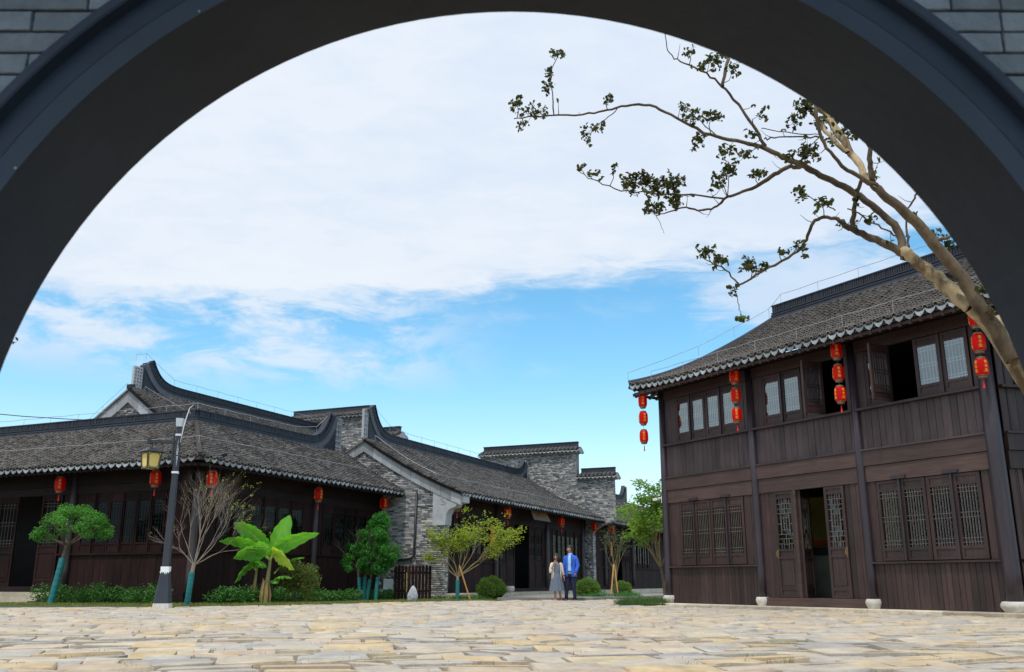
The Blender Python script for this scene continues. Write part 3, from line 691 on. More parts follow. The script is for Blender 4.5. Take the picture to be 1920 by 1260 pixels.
def planks(root, M, x0, x1, z0, z1, y, w=.16, m=None, name='plank', d=.03):
    n = max(1, round((x1-x0)/w)); ws = [random.uniform(.8, 1.2) for _ in range(n)]; s = sum(ws); x = x0
    for q in ws:
        dx = (x1-x0)*q/s; yo = random.uniform(-.004, .004); g = .003
        mb = MB(); c = .006
        v = []
        for z in (z0, z1): v += [(x+g, y+d, z), (x+g, y+yo+c, z), (x+g+c, y+yo, z), (x+dx-g-c, y+yo, z), (x+dx-g, y+yo+c, z), (x+dx-g, y+d, z)]
        mb.add([M(*p) for p in v], [(i, (i+1) % 6, 6+(i+1) % 6, 6+i) for i in range(6)] + [tuple(range(6))[::-1], tuple(range(6, 12))])
        mb.build(name, m or M_wood, root); x += dx
def part_box(root, name, m, *a, M=I): return MB().box(*a, M).build(name, m, root)
def column(root, M, x, y, z0, z1, r=.13, m=None, base=True, name='column'):
    mb = MB(); mb.lathe([(r*1.02, z0), (r*1.04, z0+.5), (r, z0+(z1-z0)*.5), (r*.9, z1)], n=20, c=(x, y, 0), M=M); mb.build(name, m or M_col, root, smooth=False).data.polygons.foreach_set('use_smooth', [True]*(20*3)+[False]*2)
    if base:
        b = MB(); q = r*1.05
        b.lathe([(q*1.05, z0-.21), (q*1.25, z0-.17), (q*1.62, z0-.09), (q*1.66, z0-.05), (q*1.5, z0-.005), (q*1.4, z0+.012)], n=24, c=(x, y, 0), M=M); b.build('column_base', M_drum, root, smooth=True)
# ------------------------------------------------------------------ two-storey timber house on the right
def house_right():
    t = thing('timber_house', 'two-storey dark timber house with open upper casements and stone drum bases on the right', 'house', (4.25, 26, 0), R(-59))
    M = I; cx = [0, 3.4, 6.55, 9.66]
    # plinth and kerb stones
    part_box(t, 'plinth', M_stone, -.35, 10.6, -.27, 7.2, 0, .115)
    x = -.45; i = 0
    for L in (1.75, 1.5, 1.9, 2.1, 1.7, 1.2, .9, 1.3):
        mb = MB(); g = .006; e = .018
        mb.add([(x+g, -.56, 0), (x+L-g, -.56, 0), (x+L-g, -.275, 0), (x+g, -.275, 0), (x+g, -.56, .105), (x+L-g, -.56, .105), (x+L-g, -.275, .12), (x+g, -.275, .12), (x+g+e, -.56+e, .122), (x+L-g-e, -.56+e, .122), (x+L-g-e, -.28, .123), (x+g+e, -.28, .123)],
               [(3, 2, 1, 0), (0, 1, 5, 4), (1, 2, 6, 5), (2, 3, 7, 6), (3, 0, 4, 7), (4, 5, 9, 8), (5, 6, 10, 9), (6, 7, 11, 10), (7, 4, 8, 11), (8, 9, 10, 11)])
        mb.build('kerb_stone', M_stone, t); x += L
    for i, x in enumerate(cx):
        r = .098 if i < 3 else .15
        column(t, M, x, -.03 if i < 3 else -.05, .30, 5.86, r)
    for b in range(3):
        a, c = cx[b]+.06, cx[b+1]-.06
        # beams between the storeys, ledges
        part_box(t, 'beam', M_beam, a, c, -.035, .06, 2.74, 3.075, M=M)
        part_box(t, 'beam', M_beam, a, c, -.065, .06, 3.085, 3.40, M=M)
        part_box(t, 'ledge', M_woodw, a, c, -.095, .05, 3.405, 3.445, M=M)
        planks(t, M, a, c, 3.45, 4.29, 0, .165, M_woodw)
        part_box(t, 'window_sill', M_woodw, a, c, -.115, .05, 4.295, 4.345, M=M)
        part_box(t, 'beam', M_wood, a, c, -.04, .06, 5.60, 5.86, M=M)
        if b != 1:
            planks(t, M, a, c, .125, 1.02, 0, .13, M_wood)
            part_box(t, 'window_sill', M_wood, a, c, -.09, .05, 1.025, 1.065, M=M)
            w0 = (.53, 0, 6.86)[b]; n = .60
            wz0, wz1 = 1.075, 2.735
            planks(t, M, a, w0-.01, wz0, wz1, .0, .2, M_wood, name='wall_panel'); planks(t, M, w0+4*n+.01, c, wz0, wz1, .0, .2, M_wood, name='wall_panel')
            for k in range(4): window(t, M, w0+k*n+.012, w0+(k+1)*n-.012, wz0+.01, wz1-.01, y=.01, glassm=G_lo, laty=-.012, glassy=.014, n=7, top=.17, bot=.20, latm=M_lat)
            for k in (1, 3): 
                part_box(t, 'mullion_bar', M_col, w0+k*n-.018, w0+k*n+.018, -.055, .03, wz0+.003, wz1-.003, M=M)
                part_box(t, 'latch_block', M_col, w0+k*n-.17, w0+k*n+.17, -.075, -.037, wz1+.01, wz1+.07, M=M)
        # upper windows
        w0 = (.56, 3.80, 6.86)[b]; n = (.585, .625, .625)[b]; z0, z1 = 4.36, 5.595
        planks(t, M, a, w0-.01, z0, z1, .0, .2, M_woodw, name='wall_panel'); planks(t, M, w0+4*n+.01, c, z0, z1, .0, .2, M_woodw, name='wall_panel')
        openk = (None, 3, 1)[b]
        for k in range(4):
            if k == openk: continue
            window(t, M, w0+k*n+.012, w0+(k+1)*n-.012, z0+.01, z1-.01, y=.01, glassm=G_up, laty=.030, glassy=-.006, n=6, top=.13, bot=.17, latm=M_latw)
        for k in (1, 3):
            if (b, k) != (1, 3): part_box(t, 'mullion_bar', M_col, w0+k*n-.018, w0+k*n+.018, -.055, .03, z0+.003, z1-.003, M=M)
        if openk is not None:
            xo = w0+openk*n+.012
            Mo = Fr(xo, -.01, R(-96 if b == 1 else -92))
            window(t, Mo, 0, n-.03, z0+.01, z1-.01, y=0, glassm=G_up, laty=.014, glassy=-.004, n=6, top=.13, bot=.17, latm=M_wood, name='open_casement')
    # doorway in the middle bay
    planks(t, M, 3.46, 3.93, .31, 2.735, 0, .16, M_wood, name='wall_panel'); planks(t, M, 6.03, 6.49, .31, 2.735, 0, .14, M_wood, name='wall_panel')
    part_box(t, 'threshold', M_beam, 3.46, 6.49, -.07, .1, .125, .305, M=M)
    door_leaf(t, M, 3.95, 4.54, .315, 2.73, 0.0, latm=M_lat, handle=-1, glassm=G_lo)
    door_leaf(t, M, 5.46, 6.01, .315, 2.73, 0.0, latm=M_lat, handle=1, glassm=G_lo)
    door_leaf(t, Fr(4.67, .05, R(112)), 0, .6, .315, 2.73, 0, latm=M_lat)
    door_leaf(t, Fr(5.42, .06, R(97)), 0, .6, .315, 2.73, 0, latm=M_lat)
    part_box(t, 'door_post', M_beam, 4.555, 4.64, -.04, .06, .31, 2.735, M=M)
    # inside
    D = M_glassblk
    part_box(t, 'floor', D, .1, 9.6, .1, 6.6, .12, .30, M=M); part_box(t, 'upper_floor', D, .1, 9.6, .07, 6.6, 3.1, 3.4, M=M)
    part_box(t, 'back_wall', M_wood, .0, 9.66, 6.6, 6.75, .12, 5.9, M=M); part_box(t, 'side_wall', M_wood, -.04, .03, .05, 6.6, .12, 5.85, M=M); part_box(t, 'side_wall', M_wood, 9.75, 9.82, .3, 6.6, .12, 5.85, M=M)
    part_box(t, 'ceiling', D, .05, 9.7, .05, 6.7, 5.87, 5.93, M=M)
    part_box(t, 'counter', mat('counter_grey_green', (.20, .22, .17), (.26, .27, .21), 3, .6), 3.42, 5.6, 1.7, 2.3, .30, 1.30, M=M)
    part_box(t, 'counter_top', D, 3.2, 5.65, 1.62, 2.35, 1.305, 1.50, M=M)
    part_box(t, 'inner_screen', mat('olive_screen', (.30, .25, .05), (.36, .30, .08), 2, .7), 1.7, 5.0, 3.4, 3.45, 1.2, 2.9, M=M)
    part_box(t, 'red_banner', mat('red_cloth_banner', (.55, .05, .02), (.6, .07, .03), 2, .7), 2.05, 3.4, 3.3, 3.33, 1.62, 1.74, M=M)
    # side shutter standing open on the left flank
    window(t, Fr(-.06, .75, R(186)), 0, .42, 4.36, 5.60, y=0, glassm=G_lo, n=4, latm=M_wood, name='side_shutter')
    window(t, Fr(-.06, .9, R(-90)), -2.5, -.25, 4.36, 5.60, y=0, glassm=G_lo, n=4, latm=M_wood, name='side_window')
    # wing that turns away behind the big column
    Wg = Fr(9.72, .02, R(72))
    for a, b_, z0, z1, nm in ((.14, 4, .12, 1.02, 'plank'), (.14, 4, 3.45, 4.29, 'plank')): planks(t, Wg, a, b_, z0, z1, 0, .2, M_wood)
    for z0, z1, yy in ((1.025, 1.065, -.09), (4.295, 4.345, -.11), (2.74, 3.075, -.035), (3.085, 3.40, -.065), (5.60, 5.86, -.04), (3.405, 3.445, -.095)):
        part_box(t, 'beam', M_wood, .14, 4, yy, .05, z0, z1, M=Wg)
    planks(t, Wg, .14, .42, 1.07, 2.735, 0, .14, M_wood, name='wall_panel'); planks(t, Wg, .14, .50, 4.35, 5.6, 0, .18, M_wood, name='wall_panel')
    for k in range(5):
        window(t, Wg, .44+k*.6, 1.02+k*.6, 1.08, 2.73, y=.01, glassm=G_lo, laty=-.012, glassy=.014, n=7); window(t, Wg, .52+k*.6, 1.10+k*.6, 4.36, 5.59, y=.01, glassm=G_up, laty=.03, glassy=-.006, n=6, latm=M_latw)
    part_box(t, 'dark_backing', D, .14, 4, .6, .65, .12, 5.9, M=Wg)  # dark sheet standing in for the unlit room of the wing
    # roof
    ye, ze, yr, zr = -.82, 5.88, 3.0, 7.98
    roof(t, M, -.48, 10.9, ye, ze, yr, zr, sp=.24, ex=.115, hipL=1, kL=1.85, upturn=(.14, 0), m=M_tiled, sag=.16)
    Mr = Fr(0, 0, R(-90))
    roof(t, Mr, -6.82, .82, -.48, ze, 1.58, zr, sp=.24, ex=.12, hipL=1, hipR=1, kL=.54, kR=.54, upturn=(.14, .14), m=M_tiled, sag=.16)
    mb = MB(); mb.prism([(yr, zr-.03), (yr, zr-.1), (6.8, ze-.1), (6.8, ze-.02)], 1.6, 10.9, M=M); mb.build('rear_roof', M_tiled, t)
    eave_under(t, M, -.3, 10.6, ye, ze, 0, 6.05, M_wood)
    eave_under(t, Mr, -6.6, .6, -.48, ze, 0, 6.05, M_wood)
    ridge(t, M, [(1.62, yr, zr+.0), (11, yr, zr+.0)], h=.46)
    mb = MB(); L_ = [(-.46, -.80, ze+.16), (-.1, -.13, ze+.15), (.5, .98, ze+.50), (1.1, 2.1, ze+1.35), (1.6, 3.0, zr+.05)]
    P = [(-.46+2.06*s, -.80+3.8*s, float(np.interp(s*math.hypot(3.82, 2.1), *(lambda q: (np.linspace(0, math.hypot(3.82, 2.1), len(q)), q[:, 1]))(surfpath(ye, ze, yr, zr, .16))))+.09+.14*max(0, 1-s*2)**2) for s in np.linspace(0, 1, 22)]
    sweep(mb, M, [(-.09, -.07), (.09, -.07), (.07, .05), (0, .09), (-.07, .05)], P); mb.build('hip_ridge', M_ridge, t)
    # valley roof of the wing beyond the big column
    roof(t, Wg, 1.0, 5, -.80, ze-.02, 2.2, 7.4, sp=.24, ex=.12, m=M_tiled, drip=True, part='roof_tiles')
    eave_under(t, Wg, 0.5, 4.8, -.80, ze-.02, 0, 6.05, M_wood)
    return t
H_R = house_right()
def Rw(x, y, z):      # house frame -> world
    c, s = math.cos(R(-59)), math.sin(R(-59)); return (4.25+c*x-s*y, 26+s*x+c*y, z)
rod_wire('thin silver wire on short posts along the eave of the two-storey house', [Rw(.1, -.45, 6.12), Rw(4, -.35, 6.15), Rw(8, -.35, 6.15), Rw(10.4, -.35, 6.15)])
rod_wire('thin silver wire climbing the hip and running along the ridge of the two-storey house', [Rw(-.5, -.8, 6.15), Rw(.5, 1.0, 6.95), Rw(1.5, 2.9, 8.1), Rw(1.9, 3, 8.46), Rw(6, 3, 8.46), Rw(10.5, 3, 8.46)])

# ------------------------------------------------------------------ left and middle halls share one direction
HA = R(66.3); HC, HS = math.cos(HA), math.sin(HA)
def Hw(u, w, z=0): return (HC*u-HS*w, HS*u+HC*w, z)
def hall(name, label, u0, w0, cat='building'):
    t = thing(name, label, cat, Hw(u0, w0), HA)
    return t, (lambda ox=0, oy=0, a=0: Fr(ox-u0, oy-w0, a))
def bricks(root, M, poly, y=0, pitch=.068, L=.245, m=None, holes=None, edge=.03, name='bricks', nparts=0, near=None):
    """bricks of one wall face as real geometry, proud of the mortar behind"""
    m = m or M_brick
    def inside(a, z):
        c = False; n = len(poly)
        for i in range(n):
            (x1, y1), (x2, y2) = poly[i], poly[(i+1) % n]
            if (y1 > z) != (y2 > z) and a < (x2-x1)*(z-y1)/(y2-y1)+x1: c = not c
        return c
    a0 = min(p[0] for p in poly); a1 = max(p[0] for p in poly); z0 = min(p[1] for p in poly); z1 = max(p[1] for p in poly)
    V = []; row = 0; z = z0+.004
    while z < z1:
        a = a0-random.random()*L; k = random.randint(0, 3)
        while a < a1:
            ln = L*random.choice((1, 1, .5, .98)) ; x0, x1 = max(a+.005, a0), min(a+ln-.005, a1); zb, zt = z+.005, z+pitch-.006
            if x1-x0 > .03 and inside((x0+x1)/2, (zb+zt)/2) and inside(x0+.01, zt) and inside(x1-.01, zt):
                p = -.008+random.uniform(-.006, .005); t_ = random.uniform(-.003, .003)
                V.append([M(*q) for q in ((x0, y+p, zb+t_), (x1, y+p, zb), (x1, y+p, zt+t_), (x0, y+p, zt), (x0, y+.02, zb), (x1, y+.02, zb), (x1, y+.02, zt), (x0, y+.02, zt))])
            a += ln
        z += pitch; row += 1
    if nparts:
        c = [(sum(p[0] for p in q)/8, sum(p[1] for p in q)/8, sum(p[2] for p in q)/8) for q in V]; order = sorted(range(len(V)), key=lambda i: near(*c[i])); pick = set(order[:nparts])
        for i in order[:nparts]:
            MB().add(V[i], [(0, 1, 2, 3), (0, 4, 5, 1), (1, 5, 6, 2), (2, 6, 7, 3), (3, 7, 4, 0)]).build('brick', m, root, fix=False)
        V = [v for i, v in enumerate(V) if i not in pick]
    bulk(name, V, [(0, 1, 2, 3), (0, 4, 5, 1), (1, 5, 6, 2), (2, 6, 7, 3), (3, 7, 4, 0)], m, root)
def wall_cap(root, M, a0, a1, thick, zt, h=.30):
    """tiled coping of a stepped fire wall: two short slopes and a dark ridge band"""
    for Mx, x0, x1 in ((M, a0, a1), (Fr(*M(0, thick, 0)[:2], M.a+math.pi), -a1, -a0)):
        roof(root, Mx, x0, x1, -.26, zt+.02, thick/2, zt+.26, sp=.24, ex=.085, dripstuff=True, sag=0, part='coping_tiles', base='coping_bed')
    MB().box(a0+.02, a1-.02, -.07, thick+.07, zt-.10, zt-.002, M).build('string_course', M_slab, root)
    MB().box(a0+.02, a1-.02, -.12, thick+.12, zt-.002, zt+.03, M).build('string_course', M_ridge, root)
    c = thick/2
    MB().box(a0+.1, a1-.06, c-.11, c+.11, zt+.22, zt+.30, M).build('ridge_base', M_ridgeg, root)
    MB().box(a0+.1, a1-.06, c-.09, c+.09, zt+.30, zt+.22+h, M).build('ridge_band', M_ridge, root)
    MB().box(a0+.08, a1-.04, c-.12, c+.12, zt+.22+h, zt+.26+h, M).build('ridge_cap', M_ridge, root)
    for xe, s in ((a0, -1), (a1, 1)):
        mb = MB(); mb.prism([(-.24, zt+.02), (c, zt+.28), (thick+.24, zt+.02), (c, zt-.12)], xe-.01, xe+s*.10, M=M); mb.build('coping_end', M_slab, root)
def facade(root, M, x0, x1, y, zb, zs, zh, zt, bays, wood=None, latm=None, floor=None):
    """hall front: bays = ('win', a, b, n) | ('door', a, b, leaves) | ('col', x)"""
    wood = wood or M_hall; latm = latm or M_hallat; fl = floor or zb
    doors = sorted((b[1], b[2]) for b in bays if b[0] == 'door'); wins = sorted((b[1], b[2]) for b in bays if b[0] == 'win')
    x = x0
    for a, b in doors+[(x1, x1)]:
        if a-x > .05:
            planks(root, M, x, a, zb, zs-.03, y, .30, wood)
            part_box(root, 'window_sill', M_hallb, x, a, y-.07, y+.05, zs-.028, zs+.02, M=M)
        x = b
    x = x0
    for a, b in sorted(doors+wins)+[(x1, x1)]:
        if a-x > .05: planks(root, M, x, a, zs+.022, zh, y, .26, wood, name='wall_panel')
        x = b
    part_box(root, 'beam', M_hallb, x0, x1, y-.03, y+.06, zh+.002, zh+.24, M=M)
    part_box(root, 'beam', M_hallb, x0, x1, y-.06, y+.06, zh+.245, zt, M=M)
    for b in bays:
        if b[0] == 'win':
            n = b[3]; w = (b[2]-b[1])/n
            for k in range(n): window(root, M, b[1]+k*w+.01, b[1]+(k+1)*w-.01, zs+.025, zh-.005, y=y, wood=wood, glassm=G_hall, latm=latm, laty=.022, glassy=-.004, n=4, top=.22, bot=.24, st=.06)
            for k in range(1, n, 2): part_box(root, 'mullion_bar', wood, b[1]+k*w-.02, b[1]+k*w+.02, y-.06, y+.02, zs+.024, zh-.003, M=M)
        elif b[0] == 'door':
            part_box(root, 'threshold', M_hallb, b[1], b[2], y-.06, y+.1, fl, fl+.14, M=M)
            for a, c in b[3]: door_leaf(root, M, a, c, fl+.145, zh-.005, y=y, wood=wood, latm=latm, fancy=False)
        else: column(root, M, b[1], y-.05, zb+.2, zt+.1, .11, M_hallcol, base=False)
    part_box(root, 'dark_backing', M_glassblk, x0+.1, x1-.1, y+2.2, y+2.25, zb, zt, M=M)  # dark sheet put behind the glass so the windows look unlit
M_hallat = mat('hall_lattice', (.060, .045, .042), (.085, .065, .06), 5, .6)
M_hallcol = mat('hall_column', (.036, .026, .030), (.05, .04, .044), 4, .5, .1)

def hall_A():
    t, F = hall('corner_hall', 'single-storey L-shaped timber hall with grey tiled roof behind the street lamp', 21.3, 19.4)
    M = F(); Mw = F(0, 0, R(-90))
    # front arm
    part_box(t, 'plinth', M_hallb, 21.25, 31.6, 19.38, 24, 0, .12, M=M); part_box(t, 'plinth', M_hallb, 21.25, 25.5, 19.45, 34, 0, .36, M=M)
    facade(t, M, 21.35, 31.6, 19.4, .12, 1.55, 3.28, 3.95, [('win', 22.3, 26.6, 6), ('win', 27.7, 31.3, 5), ('col', 21.35), ('col', 27.2)])
    facade(t, Mw, -34, -19.45, 21.3, .36, 1.47, 3.28, 3.95, [('win', -23.75, -20.4, 6), ('door', -28.3, -24.55, [(-25.45, -24.6), (-27.35, -26.5), (-28.2, -27.36)]), ('win', -32, -28.8, 5), ('col', -24.1), ('col', -28.6)], floor=.38)
    door_leaf(t, Fr(*Mw(-25.47, 21.3, 0)[:2], Mw.a+R(80)), 0, .8, .53, 3.27, wood=M_hall, latm=M_hallat, fancy=False)
    ze = 3.97
    roof(t, M, 20.3, 31.62, 18.4, ze, 21.2, 5.60, sp=.27, ex=.125, hipL=1, kL=1, upturn=(.06, 0), sag=.06)
    roof(t, Mw, -34, -18.4, 20.3, ze, 23.1, 5.60, sp=.27, ex=.125, hipR=1, kR=1, upturn=(0, .06), sag=.06)
    mb = MB(); mb.prism([(21.2, 5.58), (21.2, 5.5), (24, 4.0), (24, 4.08)], 23.1, 31.6, M=M); mb.build('rear_roof', M_tile, t)
    mb = MB(); mb.prism([(23.1, 5.58), (23.1, 5.5), (25.9, 4.0), (25.9, 4.08)], -34, -21.2, M=Mw); mb.build('rear_roof', M_tile, t)
    eave_under(t, M, 20.5, 31.5, 18.4, ze, 19.4, 4.28); eave_under(t, Mw, -34, -18.6, 20.3, ze, 21.3, 4.28)
    P = ridge(t, M, [(23.1, 34, 5.58), (23.1, 21.2, 5.58), (30.75, 21.2, 5.58)], h=.44, hornB=1.38, horn_run=2.9)
    pierced(t, M, 30.78, 31.22, 21.2, 5.62, 6.95)
    mb = MB(); sweep(mb, M, [(-.08, -.06), (.08, -.06), (.06, .05), (-.06, .05)], [(20.35+2.75*s, 18.45+2.75*s, 4.07+1.6*(s-.06*4*s*(1-s)*.55)+.06*(1-s)**2) for s in np.linspace(0, 1, 16)]); mb.build('hip_ridge', M_roofbase, t)
    # stone steps up to the wing door
    for k in range(3):
        z = .12*(k+1); MB().box(-28.6+.0, -24.2, 21.2-.36*(3-k), 21.22, .12*k+.002, z, Mw).build('stone_step', M_stone, t)
hall_A()
rod_wire('thin silver wire on posts along the lower roof of the L-shaped hall', [Hw(21.2, 30, 4.60), Hw(21.2, 19.3, 4.6), Hw(31.2, 19.3, 4.6)], h=.2)
rod_wire('thin silver wire on posts above the dark ridge of the L-shaped hall', [Hw(23.1, 33, 6.0), Hw(23.1, 21.2, 6.0), Hw(28.3, 21.2, 6.02), Hw(29.6, 21.2, 6.2), Hw(30.5, 21.2, 6.9)], h=.24)

def verge(t, M, pts, x, h=.42, step=.5, curve=None):
    """stone slabs following the gable edge; pts = roof line samples (w,z)"""
    for i in range(len(pts)-1):
        (a, za), (b, zb) = pts[i], pts[i+1]; d = Vector((b-a, zb-za)); L = d.length; d /= L; g = .006
        a_, za_ = a+d.x*g, za+d.y*g; b_, zb_ = b-d.x*g, zb-d.y*g
        MB().prism([(a_, za_), (b_, zb_), (b_, zb_-h), (a_, za_-h)], x-.05+random.uniform(-.004, .004), x+.05, M=M).build('verge_slab', M_slab, t)
def line_pts(a, za, b, zb, n, sag=.1):
    return [(a+(b-a)*s, za+(zb-za)*(s-sag*4*s*(1-s)*.55)) for s in np.linspace(0, 1, n+1)]
def hall_B():
    t, F = hall('middle_hall', 'long single-storey hall with grey brick gable and hanging signboard behind the couple', 31.65, 16.7)
    M = F(); Mg = F(0, 0, R(-90))       # Mg: x' = -w, y' = u (gable faces -u)
    ye, ze, yr, zr = 15.85, 3.86, 20.3, 6.16
    roof(t, M, 31.50, 48.4, ye, ze, yr, zr, sp=.28, ex=.125, sag=.12)
    mb = MB(); mb.prism([(yr, zr-.02), (yr, zr-.1), (24.6, ze), (24.6, ze+.08)], 31.5, 48.4, M=M); mb.build('rear_roof', M_tile, t)
    MB().prism([(16.7, 0), (16.7, 3.9), (20.3, 5.98), (24, 4.0), (24, 0)], 31.66, 32.05, M=M).build('gable_wall', M_mort, t)
    top = [(-w, z-.12) for w, z in line_pts(16.7, 4.22, 20.3, 6.1, 6, .1)]
    poly = [(-16.7, 0)]+top+[(-24, 3.9), (-24, 0)]
    bricks(t, Mg, poly, 31.66, nparts=290, near=lambda x, y, z: (abs(y-(18.3-16.7))+abs(z-2.9)*.5)); bricks(t, M, [(31.66, 0), (32.05, 0), (32.05, 3.4), (31.66, 3.4)], 16.7)
    # stone slabs on the gable edge, front and back
    verge(t, M, line_pts(15.95, 3.86, 20.3, 6.10, 10, .1), 31.62); verge(t, M, line_pts(20.3, 6.10, 24.5, 3.9, 10, -.0), 31.62)
    MB().prism([(17.15, 2.72), (16.62, 2.72), (16.58, 3.12), (16.45, 3.3), (16.2, 3.38), (16.12, 3.5), (15.85, 3.54), (15.85, 3.78), (16.4, 3.86), (17.15, 3.95)], 31.60, 32.1, M=M).build('corbel', M_slab, t)
    mb = MB()
    for r0, r1, dx in ((.15, .12, .02), (.08, .05, .02), (.03, .0, .03)):
        v = []
        for x, rr in ((31.6, r0), (31.6-dx, r0-.01), (31.6-dx, max(r1, .001)), (31.6, max(r1, .001))): v += [M(x, 16.72+rr*math.cos(a), 3.62+rr*math.sin(a)) for a in np.linspace(0, 2*math.pi, 20, endpoint=False)]
        mb.add(v, [(i*20+k, i*20+(k+1) % 20, (i+1)*20+(k+1) % 20, (i+1)*20+k) for i in range(3) for k in range(20)])
    mb.build('carved_roundel', M_slab, t)
    P = ridge(t, M, [(31.75, yr, zr), (48.1, yr, zr)], h=.44, hornA=1.3, hornB=.8, horn_run=2.9)
    pierced(t, M, 31.45, 31.85, yr, 6.25, 7.35); pierced(t, M, 48.05, 48.4, yr, 6.25, 7.2, nx=3)
    eave_under(t, M, 32.1, 48.4, ye, ze, 17, 4.25)
    part_box(t, 'plinth', M_stone, 31.9, 48.4, 16.0, 24, 0, .24, M=M)
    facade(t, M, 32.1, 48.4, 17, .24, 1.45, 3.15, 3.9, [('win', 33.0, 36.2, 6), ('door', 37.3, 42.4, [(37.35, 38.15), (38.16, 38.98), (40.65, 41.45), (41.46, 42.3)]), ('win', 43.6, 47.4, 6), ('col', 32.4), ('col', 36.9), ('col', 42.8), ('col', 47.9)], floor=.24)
    # column drum by the door
    mb = MB(); mb.lathe([(.12, 0), (.19, .06), (.21, .16), (.18, .24), (.16, .25)], n=20, c=(36.9, 16.3, .24), M=M); mb.build('column_base', M_drum, t, smooth=True)
    mb = MB(); mb.tube([M(31.58, 17.85, 4.0), M(31.58, 17.9, 1.62), M(31.58, 18.0, 1.52), M(31.58, 18.6, 1.44)], .045, 10); mb.build('drainpipe', M_blk, t, smooth=True)
    return t
hall_B()
rod_wire('thin silver wire on posts above the ridge of the long middle hall', [Hw(32.3, 20.3, 7.3), Hw(33.5, 20.3, 6.72), Hw(35, 20.3, 6.6), Hw(46, 20.3, 6.6)], h=.28)
rod_wire('thin silver wire running down the gable edge and along the eave of the middle hall', [Hw(31.9, 20.0, 6.15), Hw(31.9, 18.5, 5.15), Hw(31.9, 17.2, 4.5), Hw(34, 17.0, 4.45), Hw(47, 17.0, 4.45)], h=.2)

def fire_wall(name, label, u, th, steps, zb, lo, hi, poly):
    """steps: (w0,w1,ztop)"""
    t, F = hall(name, label, u, lo, 'wall'); Mg = F(0, 0, R(-90))
    MB().prism([(-w, z) for w, z in poly], u, u+th, M=lambda x, y, z: Mg(y, x, z), axis='x').build('wall_core', M_mort, t)
    bricks(t, Mg, [(-w, z) for w, z in poly], u)
    w0 = poly[0][0]
    Mf = F(); bricks(t, Mf, [(u, zb), (u+th, zb), (u+th, poly[1][1]), (u, poly[1][1])], w0)
    if len(poly) > 8: bricks(t, Mf, [(u, 4), (u+th, 4), (u+th, 5.95), (u, 5.95)], 15.35, name='bricks')
    for a, b, z in steps: wall_cap(t, Fr(*Mg(0, u, 0)[:2], Mg.a), -b, -a, th, z)
    return t
fire_wall('stepped_fire_wall', 'stepped grey brick fire wall with two tiled copings at the far end of the middle hall', 48.45, .42,
          [(17.3, 23.2, 7.62), (15.2, 17.28, 6.12)], 0, 15.3, 25.3, [(16.55, 0), (16.55, 3.3), (16.1, 3.55), (15.35, 3.75), (15.35, 6.02), (17.4, 6.02), (17.4, 7.52), (23.1, 7.52), (23.1, 6.02), (25.3, 6.02), (25.3, 0)])
fire_wall('stepped_fire_wall', 'stepped grey brick fire wall rising behind the tall pierced ridge end at left centre', 39.0, .42,
          [(24.9, 29.6, 8.62), (23.1, 24.88, 7.45)], 0, 23.2, 31, [(23.2, 0), (23.2, 7.35), (25.0, 7.35), (25.0, 8.52), (29.5, 8.52), (29.5, 7.35), (31, 7.35), (31, 0)])
def hall_A2():
    t, F = hall('rear_hall', 'taller tiled hall whose triangular brick gable shows behind the L-shaped hall', 26, 23.2)
    M = F(); Mg = F(0, 0, R(-90)); yr, zr = 27.2, 7.76
    roof(t, M, 25.85, 38.95, 23.0, 4.95, yr, zr, sp=.27, ex=.085, sag=.05)
    mb = MB(); mb.prism([(yr, zr-.02), (yr, zr-.1), (31.4, 4.9), (31.4, 4.98)], 25.85, 38.95, M=M); mb.build('rear_roof', M_tile, t)
    MB().prism([(23.4, 0), (23.4, 5.1), (27.2, 7.62), (31, 5.1), (31, 0)], 26.01, 26.4, M=M).build('gable_wall', M_mort, t)
    bricks(t, Mg, [(-30.9, 4.2), (-23.5, 4.2), (-23.5, 4.6), (-27.2, 7.2), (-30.9, 4.6)], 26.01)
    verge(t, M, line_pts(22.95, 4.85, 27.2, 7.72, 8, .05), 25.97, h=.5); verge(t, M, line_pts(27.2, 7.72, 31.4, 4.9, 8, 0), 25.97, h=.5)
    part_box(t, 'front_wall', M_hall, 26.4, 38.9, 23.9, 24.0, 0, 5.1, M=M)
    MB().box(25.9, 26.1, 27.08, 27.32, 7.72, 7.9, M).build('ridge_end', M_ridge, t)
    ridge(t, M, [(26.55, yr, zr), (38.9, yr, zr)], h=.45, hornA=1.05, horn_run=2.9)
    pierced(t, M, 26.05, 26.45, yr, 7.85, 8.62)
hall_A2()
rod_wire('thin silver wire on posts above the ridge of the taller rear hall', [Hw(26.1, 27.2, 8.85), Hw(26.6, 27.2, 9.0), Hw(28.2, 27.2, 8.25), Hw(38.5, 27.2, 8.22)], h=.26)
rod_wire('thin silver wire down the gable slope of the rear hall', [Hw(26.0, 27.4, 7.75), Hw(26.0, 30.8, 5.4)], h=.22)
rod_wire('thin silver wire running down the front roof slope of the rear hall', [Hw(26.5, 27.0, 7.75), Hw(28.2, 24.2, 5.9)], h=.16)
